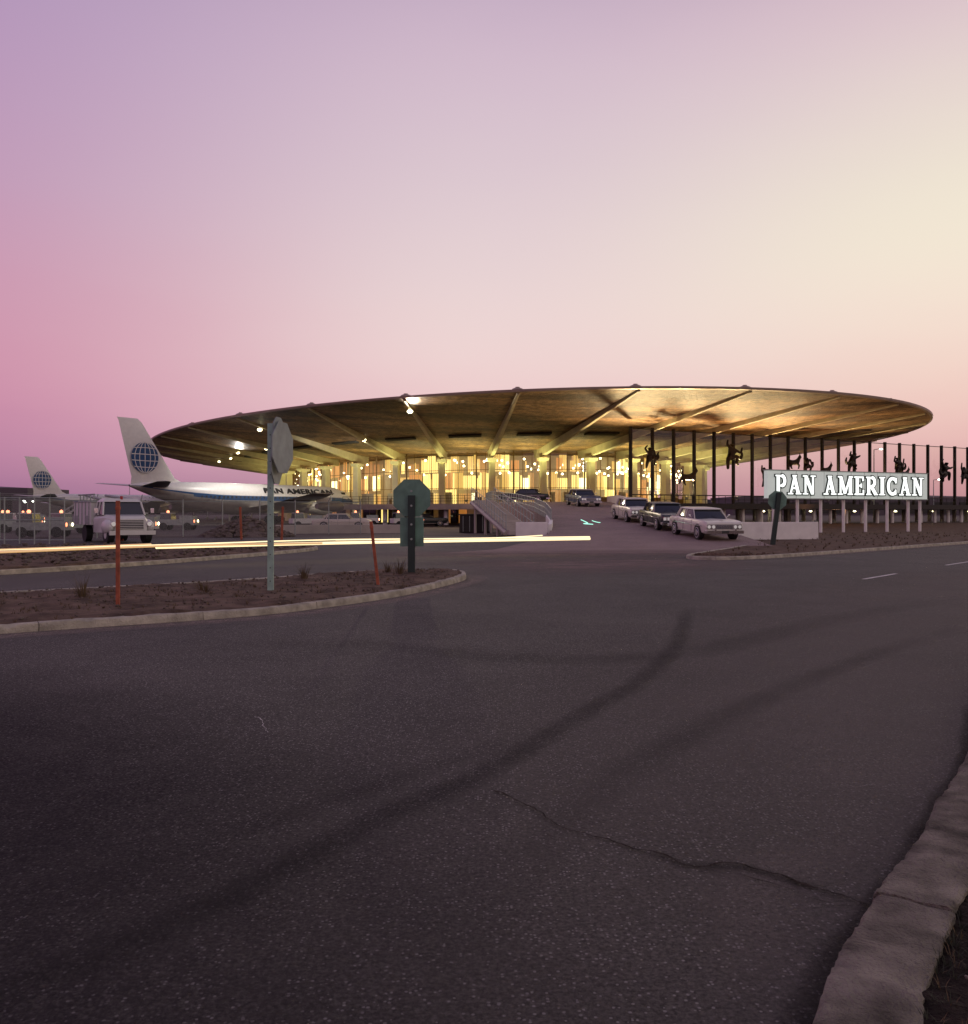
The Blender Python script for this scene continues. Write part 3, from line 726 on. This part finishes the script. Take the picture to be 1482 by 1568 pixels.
rc(11.0,42.6,8,'carwhite',L=.96); rc(10.35,48.6,4,'carblack',roofk='carblack'); rc(9.75,55.2,5,'carwhite',roofk='carcream'); rc(8.75,75.5,10,'carblue',roofk='carcream')
car('parked_car',(4.3,90,2.61),radians(170),'carblack')
car('parked_car',(-13,78,0),radians(0),'carcream')
car('parked_car',(-6.8,97,2.61-2.6),radians(15),'carblack')

# ---------------------------------------------------------------- service truck
b=B()
cab=[(-.9,1.02,1.25,.55),(-.85,1.05,1.32,.5),(.35,1.05,1.34,.5),(.5,1.0,1.36,.5),(1.35,.78,1.28,.55),(1.5,.72,1.15,.6)]
rings=[]
for x,w,zt,zb in cab:
    rings.append([(x,-w,zb),(x,-w*1.0,zt-.15),(x,-w*.86,zt),(x,w*.86,zt),(x,w,zt-.15),(x,w,zb)])
b.loft(rings,'truckwhite')
b.loft([[(-.85,-.98,1.32),(.42,-.98,1.32),(.42,.98,1.32),(-.85,.98,1.32)],[(-.8,-.86,1.98),(.12,-.86,1.98),(.12,.86,1.98),(-.8,.86,1.98)]],'cglass')
b.loft([[(-.86,-.9,1.97),(.2,-.9,1.97),(.2,.9,1.97),(-.86,.9,1.97)],[(-.7,-.72,2.14),(.0,-.72,2.14),(.0,.72,2.14),(-.7,.72,2.14)]],'truckwhite')
for sy in(-1,1):
    for a,c_ in(((.42,.97,1.33),(.13,.86,1.98)),((-.84,.97,1.33),(-.79,.86,1.98)),((-.3,.98,1.33),(-.3,.87,1.98))): b.cyl((a[0],sy*a[1],a[2]),(c_[0],sy*c_[1],c_[2]),.05,'truckwhite',n=6)
    b.ell((.95,sy*.92,.78),(.62,.24,.36),'truckwhite',16,8)
    b.cyl((.95,sy*.70,.42),(.95,sy*1.02,.42),.42,'tire',n=20); b.cyl((.95,sy*.9,.42),(.95,sy*1.03,.42),.2,'truckwhite',n=14)
    b.cyl((-2.6,sy*.70,.42),(-2.6,sy*1.0,.42),.42,'tire',n=20); b.cyl((1.45,sy*.82,.92),(1.56,sy*.82,.92),.13,'chrome',n=14); b.cyl((1.5,sy*.82,.92),(1.575,sy*.82,.92),.1,'hl',n=14)
    b.cyl((.4,sy*1.05,1.35),(.5,sy*1.28,1.5),.015,'mull',n=5); b.box((.5,sy*1.3,1.55),(.04,.16,.24),'chrome')
b.cyl((0,0,1.98),(0,0,2.25),.07,'tail',n=8)
b.box((1.5,0,.88),(.05,1.1,.42),'grille')
for i in range(5): b.box((1.535,0,.72+.08*i),(.02,1.1,.03),'truckwhite')
b.box((1.68,0,.5),(.12,2.1,.2),'truckwhite')
b.box((-2.4,0,.75),(3.6,.9,.22),'grille')
b.box((-2.5,0,1.40),(3.0,2.25,1.1),'truckwhite'); b.box((-2.5,0,1.98),(3.1,2.32,.06),'galv')
for i in range(5): b.box((-3.7+i*.6,-1.14,1.40),(.05,.04,1.1),'galv')
for sx_ in(-3.5,-1.6): b.box((sx_,-1.135,1.1),(.7,.03,.4),'galv')
for i in range(5): b.cyl((-3.7+i*.6,-.9,2.0),(-3.7+i*.6,-.9,2.35),.03,'galv',n=6)
b.cyl((-4.0,-.9,2.35),(-1.2,-.9,2.35),.04,'galv',n=6)
b.cyl((-1.2,.9,2.1),(-4.6,.6,2.35),.08,'galv',n=6); b.cyl((-1.2,-.6,2.1),(-4.6,-.4,2.35),.08,'galv',n=6)
o=b.build('service_truck',smooth=35,bevel=.02); o.matrix_world=Matrix.Translation((-19.0,44.5,0))@Matrix.Rotation(radians(-50),4,'Z')@Matrix.Scale(1.08,4)

# ---------------------------------------------------------------- aircraft
def jet(name,tail,nose):
    J=empty(name); tail=Vector(tail);nose=Vector(nose); Lf=(nose-tail).length; ax=(nose-tail).normalized()
    J.matrix_world=Matrix.Translation((tail.x,tail.y,0))@Matrix.Rotation(atan2(ax.y,ax.x),4,'Z')
    b=B(); sta=[(0,.12,4.75),(1.5,.5,4.6),(4,.95,4.25),(8,1.5,3.8),(12,1.82,3.52),(15,1.88,3.45),(Lf-7,1.88,3.45),(Lf-4.5,1.78,3.42),(Lf-2.6,1.45,3.3),(Lf-1.2,.95,3.15),(Lf-.3,.4,3.02),(Lf,.1,3.0)]
    fine=[]
    for (a,ra,za),(c,rc_,zc) in zip(sta,sta[1:]):
        n=max(1,int((c-a)/1.2))
        for j in range(n):
            t=j/n; fine.append((a+(c-a)*t,ra+(rc_-ra)*t,za+(zc-za)*t))
    fine.append(sta[-1]); n=40; rings=[]
    for s,r,z in fine: rings.append([(s,r*cos(2*pi*i/n),z+1.06*r*sin(2*pi*i/n)) for i in range(n)])
    def pick(c,j):
        s,r,z=fine[j]; q=(c.z-z)/max(r,.1)
        if s>Lf-1.6: return 'acdark' if s>Lf-1.2 else 'acblue'
        return 'acwhite' if q>.16 else ('acblue' if q>-.14 else 'acsilver')
    b.loft(rings,pick)
    for i in range(36):
        s=9+i*.68
        if s<Lf-6:
            for sy in(-1,1): b.box((s,sy*1.875,3.55),(.24,.04,.26),'acdark')
    for sy in(-1,1): b.box((Lf-3.6,sy*1.12,4.35),(1.0,.5,.4),'acdark',rz=radians(-12*sy))
    b.build('fuselage',J,smooth=40)
    b=B()
    def airfoil(p_le,p_te,t,axis):
        le=Vector(p_le);te=Vector(p_te);a=Vector(axis)
        return [le,le.lerp(te,.15)+a*t*.8,le.lerp(te,.4)+a*t,le.lerp(te,.75)+a*t*.5,te,le.lerp(te,.75)-a*t*.5,le.lerp(te,.4)-a*t,le.lerp(te,.15)-a*t*.8]
    b.loft([airfoil((8.2,0,4.9),(.2,0,4.9),.14,(0,1,0)),airfoil((6.3,0,5.8),(.3,0,5.8),.22,(0,1,0)),airfoil((1.7,0,12.3),(-1.4,0,12.4),.14,(0,1,0)),airfoil((1.1,0,12.75),(-1.6,0,12.75),.05,(0,1,0))],'acwhite')
    for sy in(-1,1):
        b.loft([airfoil((5.0,sy*.5,4.7),(1.2,sy*.5,4.7),.16,(0,0,1)),airfoil((1.2,sy*6.2,5.1),(-.6,sy*6.2,5.1),.07,(0,0,1))],'acdark' if sy<0 else 'acsilver')
        cz=8.15; cx=1.95; R=1.85; yy=sy*.26; nn_=36
        b.add([(cx,yy,cz)]+[(cx+R*cos(2*pi*i/nn_),yy,cz+R*sin(2*pi*i/nn_)) for i in range(nn_)],[(0,1+i,1+(i+1)%nn_) for i in range(nn_)],'acblue')
        y2=yy+sy*.02
        def rib(pts,w=.10):
            P=[Vector(p) for p in pts]; N=normals(P); vs=[]; 
            for p,n_ in zip(P,N): 
                for u in(-1,1): q=p+n_*u*w/2; vs.append((cx+q.x,y2,cz+q.y))
            b.add(vs,[(2*i,2*i+1,2*i+3,2*i+2) for i in range(len(P)-1)],'acwhite')
        for kx in(-.75,-.4,0,.4,.75): rib([(R*kx*cos(t*pi/12-pi/2),R*sin(t*pi/12-pi/2)) for t in range(13)])
        for kz in(-.6,-.2,.2,.6):
            hw=R*sqrt(1-kz*kz); rib([(hw*(t/6-1),R*kz+ (.12*kz)*(1-(t/6-1)**2)) for t in range(13)])
        m=Lf*.56
        def wing(f):
            return Vector((m+5.2-13.5*f,sy*(1.2+19*f),2.2+1.6*f)),Vector((m-4.2-7.6*f if f>.3 else m-4.8-3.*f-1.5*f,sy*(1.2+19*f),2.15+1.6*f))
        b.loft([airfoil(*wing(f),.42*(1-f*.8),(0,0,1)) for f in(0,.3,.65,1)],'acsilver')
        for f in(.38,.70):
            le,te=wing(f); c=le+Vector((1.0,0,-1.0)); rr_=[]
            for s,r in((2.2,.52),(2.0,.62),(.8,.66),(-1.2,.55),(-2.2,.36)):
                rr_.append([(c.x+s,c.y+r*cos(2*pi*i/16),c.z+r*sin(2*pi*i/16)) for i in range(16)])
            b.loft(rr_,'acsilver'); b.cyl((c.x+2.05,c.y,c.z),(c.x+2.23,c.y,c.z),.46,'acdark',n=16)
            b.box((c.x-1.0,c.y,c.z+.75),(2.4,.12,.7),'acwhite')
        for o_ in(-.5,.5):
            for x_ in(m-2.8,m-1.4): b.cyl((x_,sy*3.3+o_-.18,.55),(x_,sy*3.3+o_+.18,.55),.55,'tire',n=16)
        b.cyl((m-2.1,sy*3.3,.55),(m-2.1,sy*2.8,2.3),.14,'acsilver',n=8)
    for o_ in(-.3,.3): b.cyl((Lf-5,o_-.12,.42),(Lf-5,o_+.12,.42),.42,'tire',n=14)
    b.cyl((Lf-5,0,.42),(Lf-5,0,2.0),.1,'acsilver',n=8)
    b.build('wings_tail_engines',J,smooth=35)
    text('PAN AMERICAN','airline_title','acdark',(Lf-13.0,-1.74,4.50),(pi/2-.56,0,0),1.1,.05,.02,1.6,J,1.08)
    return J
jet('parked_airliner',(-42,100.5),(-20.6,133)); jet('parked_airliner',(-91,171),(-67,208))

# ---------------------------------------------------------------- fence, poles
F=Vector((-34,44,0)); F2=Vector((-7.6,64,0)); dF=(F2-F); LF=dF.length; 
FE=empty('chain_link_fence'); FE.matrix_world=Matrix.Translation(F)@Matrix.Rotation(atan2(dF.y,dF.x),4,'Z')
b=B(); n=int(LF/2.6)
for i in range(-4,n+1):
    b.cyl((i*2.6,0,0),(i*2.6,0,2.45),.04,'galv',n=6)
    b.cyl((i*2.6,0,2.4),(i*2.6,-.28,2.7),.02,'galv',n=5)
b.cyl((-10.4,0,2.3),(n*2.6,0,2.3),.025,'galv',n=6); 
for q in(.08,.17,.26): b.cyl((-10.4,-q,2.4+q),(n*2.6,-q,2.4+q),.008,'galv',n=4)
b.build('posts_and_rails',FE)
b=B(); b.add([(-10.4,.02,.05),(n*2.6,.02,.05),(n*2.6,.02,2.3),(-10.4,.02,2.3)],[(0,1,2,3)],'fence'); b.build('mesh_panels',FE)
b=B()
for i in range(9):
    x=-27+ i*.75; b.cyl((x,42.5,0),(x,42.5,2.35),.035,'galv',n=6)
for z in(.2,1.2,2.3): b.cyl((-27,42.5,z),(-21,42.5,z),.03,'galv',n=6)
b.build('metal_gate')
wallpath('low_concrete_wall',[(-16,62,0),(-12,63.5,0),(-5,64.5,0)],.65,.3,'conc')
b=B(); b.box((-.6,66,.7),(2.6,2.,1.35),'mull',top=.97); b.box((-.6,66,1.41),(2.8,2.2,.08),'grille')
for i in range(5): b.box((-1.6+i*.5,64.97,.7),(.05,.04,1.2),'galv')
b.build('equipment_cabinet',bevel=.02)
for x,y,rot in((-24,58,.2),(-30,62,1.),(-36,66,.3),(-40,72,1.2),(-13,92,.1),(-8,88,.4),(-27,75,0),(-33,84,.8),(-18,86,.5),(-46,78,.1),(-28,54,.1),(-50,88,.6),(-44,96,.2),(-56,105,.3),(-38,90,1.4)):
    b=B(); b.T=Matrix.Translation((x,y,0))@Matrix.Rotation(rot,4,'Z')
    b.box((0,0,.7),(3.2,1.5,.5),'truckwhite' if x>-26 else 'galv'); b.box((-.9,0,1.2),(1.0,1.3,.55),'cglass',top=.85); b.box((-.9,0,1.5),(.9,1.2,.06),'truckwhite')
    b.box((.9,0,1.1),(1.2,1.2,.35),'galv')
    b.ell((-.9,0,1.62),(.14,.14,.14),'lampr',6,4); b.ell((1.6,.4,.8),(.08,.12,.12),'lamp',6,4); b.ell((1.6,-.6,.8),(.06,.14,.14),'lampr',6,4)
    for wx in(-1.05,1.05):
        for sy in(-1,1): b.cyl((wx,sy*.6,.34),(wx,sy*.78,.34),.34,'tire',n=14)
    b.build('baggage_tractor',bevel=.03)
for x,y,rot in((-24.5,118,-.55),(-75,150,.3)):
    b=B(); b.T=Matrix.Translation((x,y,0))@Matrix.Rotation(rot,4,'Z')
    for i in range(12): b.box((i*.32,0,.5+i*.22),(.34,1.3,.06),'galv')
    for sy in(-.68,.68):
        b.cyl((0,sy,.3),(3.8,sy,2.9),.09,'truckwhite',n=6); b.cyl((0,sy,1.3),(3.8,sy,3.9),.04,'truckwhite',n=6)
        for i in range(6): b.cyl((i*.75,sy,.4+i*.5),(i*.75,sy,1.4+i*.5),.03,'truckwhite',n=5)
        b.cyl((3.6,sy,0.3),(3.6,sy,2.8),.07,'truckwhite',n=6)
    b.box((1.9,0,.45),(4.4,1.5,.3),'truckwhite')
    for wx in(.4,3.4):
        for sy in(-.7,.7): b.cyl((wx,sy-.1,.35),(wx,sy+.1,.35),.35,'tire',n=12)
    b.build('boarding_stairs')

def trail(pts,r,k,name='light_trail'):
    b=B(); P=catmull([Vector(p) for p in pts],8)
    for i in range(len(P)-1): b.cyl(P[i],P[i+1],r,k,n=6,cap=False)
    b.build(name)
trail([(-14.5,20,.62),(-9.6,24.5,.64),(-5,27.5,.70),(0,30.5,.66),(2.2,32,.72)],.02,'trail')
trail([(-9.5,24.6,.58),(-5,28.5,.56),(0,30.5,.58),(3.9,31.2,.62)],.05,'trail')
trail([(-26,15.3,.55),(-14.2,19.8,.58),(-9.4,24.3,.62),(-5.2,27.3,.60)],.03,'trail2')
trail([(-26,15.5,.62),(-14.5,20,.64),(-9.6,24.5,.68)],.014,'trail2')
trail([(-5,28.6,.66),(0,30.6,.66),(3.9,31.3,.69)],.02,'trail')
trail([(5.7,50,1.15),(6.1,49.9,.95),(5.85,49.9,.92),(6.4,49.8,.88)],.025,'trail3')
trail([(6.3,49.6,1.1),(6.55,49.6,1.02),(6.8,49.6,.98)],.02,'trail3')

# ---------------------------------------------------------------- rubble, weeds, grass, stones
def gravel(name,pts,k,seed):
    R=random.Random(seed); b=B()
    for x,y,z,r in pts:
        n=6; rings=[]
        for j,ph in enumerate((-60,0,50)):
            rings.append([(x+r*cos(radians(ph))*cos(2*pi*i/n)*R.uniform(.7,1.2),y+r*cos(radians(ph))*sin(2*pi*i/n)*R.uniform(.7,1.2),z+r*.7*sin(radians(ph))*R.uniform(.8,1.2)) for i in range(n)])
        b.loft(rings,k)
    return b.build(name)
R=random.Random(3)
pts=[]
for i in range(900):
    a=R.uniform(0,2*pi); q=sqrt(R.random()); x=-15.3+q*2.9*cos(a); y=55+q*2.2*sin(a); z=1.25*(1-q)**.8*(.8+.3*R.random()); pts.append((x,y,z,R.uniform(.06,.22)))
b=B(); rings=[]
for j in range(8):
    q=1-j/7.2; rings.append([(-15.3+2.9*q*cos(2*pi*i/24)*(1+.15*sin(3*i)),55+2.2*q*sin(2*pi*i/24)*(1+.15*cos(5*i)),1.2*(max(0,1-q))**.8) for i in range(24)])
o=gravel('rubble_mound',pts,'rock',1); b.loft(rings,'rock'); o2=b.build('mound_core',parent=o)
def inpoly(x,y,P):
    c=False;j=len(P)-1
    for i in range(len(P)):
        if (P[i][1]>y)!=(P[j][1]>y) and x<(P[j][0]-P[i][0])*(y-P[i][1])/(P[j][1]-P[i][1])+P[i][0]: c=not c
        j=i
    return c
pts=[]
for i in range(2200):
    x=R.uniform(-9,0);y=R.uniform(9,23)
    if inpoly(x,y,ii): pts.append((x,y,.125+.03*R.random(),R.choice((.01,.015,.02,.03))*R.uniform(.7,1.3)))
gravel('loose_stones',pts,'rock',2)
pts=[]
vv=inset(ver,.3)
for i in range(2600):
    x=R.uniform(-30,-7);y=R.uniform(15,38)
    if inpoly(x,y,vv): pts.append((x,y,.17+.08*R.random(),R.uniform(.03,.11)))
gravel('loose_stones',pts,'rock',4)
pts=[]; NC=normals(nc)
for i in range(160):
    a=int(R.random()*(len(nc)-1)); q=nc[a]; n_=NC[a]; u=R.uniform(.3,1.4)
    pts.append((q.x+n_.x*u,q.y+n_.y*u,.11,R.uniform(.005,.012)))
gravel('loose_stones',pts,'rock',5)
def tuft(b,x,y,z,h,n,k,spread=.25,w=.006):
    for i in range(n):
        a=R.uniform(0,2*pi); r=R.uniform(0,spread*.3); hh=h*R.uniform(.4,1); l=spread*R.uniform(.2,1)
        p=Vector((x+r*cos(a),y+r*sin(a),z)); m=p+Vector((l*.35*cos(a),l*.35*sin(a),hh*.6)); t=p+Vector((l*cos(a),l*sin(a),hh))
        s=Vector((-sin(a),cos(a),0))*w
        b.add([p-s,p+s,m+s*.7,m-s*.7,t],[(0,1,2,3),(3,2,4)],k)
for x,y,h,n in((-6.9,14.6,.45,60),(-5.1,15.6,.3,35),(-5.3,15.9,.25,30),(-3.9,18.4,.45,55),(-2.0,20.2,.45,60),(-2.35,20.8,.35,45),(-4.2,14.6,.15,30),(-3.0,15.4,.14,30),(-7.5,13,.2,30)):
    b=B(); tuft(b,x,y,.12,h,n,'weed',.3,.006); b.build('dry_weed_plant')
b=B()
for i in range(1500):
    x=R.uniform(-9,0);y=R.uniform(9,23)
    if inpoly(x,y,ii) and noise.noise(Vector((x*.9,y*.9,0)))>-.1: tuft(b,x,y,.12,.08,7,'weed',.09,.005)
rin=inset(rl,.3,-1)+[Vector((13.5,100)),Vector((120,140))]
for i in range(900):
    x=R.uniform(7,40);y=R.uniform(28,60)
    if inpoly(x,y,rin): tuft(b,x,y,.1,.15,7,'weed',.18,.01)
b.build('dry_grass')
b=B()
for i in range(1800):
    a=int(R.random()*(len(nc)-1)); q=nc[a]; n_=NC[a]; u=.30+1.3*R.random()**1.3
    tuft(b,q.x+n_.x*u,q.y+n_.y*u,.09,.05,5,R.choice(('grass','grass','weed')),.05,.002)
b.build('verge_grass')
pts=[(R.gauss(8.6,.6),R.gauss(29.8,.4),.11,R.uniform(.03,.09)) for i in range(120)]
pts=[p for p in pts if inpoly(p[0],p[1],rin)]
gravel('loose_turf_clods',pts,'dirt',8)

# ---------------------------------------------------------------- distance
for x,y,w,h in((-260,420,90,13),(-150,520,70,10),(180,430,120,9),(330,420,140,12)):
    b=B(); b.box((x,y,h/2),(w,40,h),'hang'); b.box((x,y,h+1),(w*.98,38,2),'hang',top=.1)
    for i in range(int(w/12)): b.box((x-w/2+6+i*12,y-20.1,h*.4),(9,.3,h*.6),'grille')
    b.build('hangar')
b=B()
for i in range(900):
    x=R.uniform(-700,700); y=R.uniform(600,680); r=R.uniform(3,7)
    b.ell((x,y,r*.6),(r,r,r*R.uniform(.7,1.2)),'tree',6,4)
b.build('distant_tree_line')
def pole(x,y,h,k='lampw',r=.3):
    b=B(); b.cyl((x,y,0),(x,y,h),.12,'galv',r2=.07,n=8); b.cyl((x,y,h),(x+.9,y,h+.15),.05,'galv',n=6); b.ell((x+1.1,y,h+.1),(r,r*.6,r*.4),k,10,6); b.build('street_lamp')
for x,y,h in((-96,230,9),(-70,215,8),(-52,190,7.5),(-104,190,4),(62,135,11.5),(90,170,8),(110,190,8),(-45,150,4),(-120,220,4),(-86,160,3.5)): pole(x,y,h)

# ---------------------------------------------------------------- world
w=bpy.data.worlds.new("World"); S.world=w; w.use_nodes=True
nt=w.node_tree; N=nt.nodes; L=nt.links; bg=N['Background']
tc=N.new('ShaderNodeTexCoord'); sp=N.new('ShaderNodeSeparateXYZ'); L.new(tc.outputs['Generated'],sp.inputs[0])
nz=N.new('ShaderNodeTexNoise'); nz.inputs['Scale'].default_value=2.2; nz.inputs['Detail'].default_value=5
mp=N.new('ShaderNodeMapping'); mp.inputs['Scale'].default_value=(1,1,3.5); L.new(tc.outputs['Generated'],mp.inputs[0]); L.new(mp.outputs[0],nz.inputs['Vector'])
def mth(op,a,b_=None,c=None):
    m=N.new('ShaderNodeMath'); m.operation=op
    for i,v in enumerate((a,b_,c)):
        if v is None: continue
        if isinstance(v,(int,float)): m.inputs[i].default_value=v
        else: L.new(v,m.inputs[i])
    return m.outputs[0]
el=mth('ADD',sp.outputs['Z'],mth('MULTIPLY',mth('SUBTRACT',nz.outputs['Fac'],.5),.06))
def ramp(stops):
    r=N.new('ShaderNodeValToRGB'); r.color_ramp.interpolation='B_SPLINE'; e=r.color_ramp.elements
    e[0].position=stops[0][0]; e[0].color=(*lin(stops[0][1]),1); e[1].position=stops[-1][0]; e[1].color=(*lin(stops[-1][1]),1)
    for p,c in stops[1:-1]:
        q=e.new(p); q.color=(*lin(c),1)
    L.new(el,r.inputs['Fac']); return r.outputs['Color']
Lr=ramp([(0,(140,100,136)),(.05,(180,124,158)),(.11,(204,140,168)),(.2,(206,148,172)),(.33,(190,150,182)),(.5,(172,144,186)),(.75,(125,115,155)),(1,(95,92,132))])
Cr=ramp([(0,(186,138,156)),(.08,(230,188,194)),(.17,(240,213,210)),(.27,(232,212,212)),(.4,(215,195,206)),(.52,(205,179,200)),(.75,(145,134,165)),(1,(95,92,132))])
Rr=ramp([(0,(170,126,146)),(.05,(210,164,172)),(.11,(235,198,190)),(.2,(243,225,211)),(.31,(241,234,211)),(.42,(226,207,206)),(.52,(215,188,199)),(.75,(150,138,165)),(1,(95,92,132))])
xx=mth('ADD',sp.outputs['X'],mth('MULTIPLY',mth('SUBTRACT',nz.outputs['Fac'],.5),.08))
def sm(lo,hi):
    m=N.new('ShaderNodeMapRange'); m.interpolation_type='SMOOTHSTEP'; m.inputs[1].default_value=lo; m.inputs[2].default_value=hi; L.new(xx,m.inputs[0]); return m.outputs[0]
def mixc(f,a,b_):
    m=N.new('ShaderNodeMix'); m.data_type='RGBA'; L.new(f,m.inputs[0]); L.new(a,m.inputs[6]); L.new(b_,m.inputs[7]); return m.outputs[2]
grad=mixc(sm(.0,.52),mixc(sm(-.6,.02),Lr,Cr),Rr)
sky=N.new('ShaderNodeTexSky'); sky.sky_type='NISHITA'; sky.sun_disc=False; sky.sun_elevation=radians(2); sky.sun_rotation=radians(32)
bg.inputs['Strength'].default_value=1.0; L.new(grad,bg.inputs['Color'])
bg2=N.new('ShaderNodeBackground'); bg2.inputs['Strength'].default_value=.0025; L.new(sky.outputs[0],bg2.inputs['Color'])
ad=N.new('ShaderNodeAddShader'); L.new(bg.outputs[0],ad.inputs[0]); L.new(bg2.outputs[0],ad.inputs[1]); L.new(ad.outputs[0],N['World Output'].inputs[0])
sd=bpy.data.lights.new('sun','SUN'); sd.energy=.15; sd.angle=radians(8); sd.color=(1,.78,.6); so=bpy.data.objects.new('sun',sd); COL.objects.link(so)
az=radians(32); v=Vector((sin(az)*cos(radians(2)),cos(az)*cos(radians(2)),sin(radians(2)))); so.rotation_euler=v.to_track_quat('Z','Y').to_euler()

cd=bpy.data.cameras.new('Camera'); co=bpy.data.objects.new('Camera',cd); COL.objects.link(co)
cd.sensor_fit='HORIZONTAL'; cd.sensor_width=36; cd.lens=36*1300/1482; cd.clip_end=6000; cd.clip_start=.05
co.location=(0,0,1.6); co.rotation_euler=(radians(90),0,0); S.camera=co
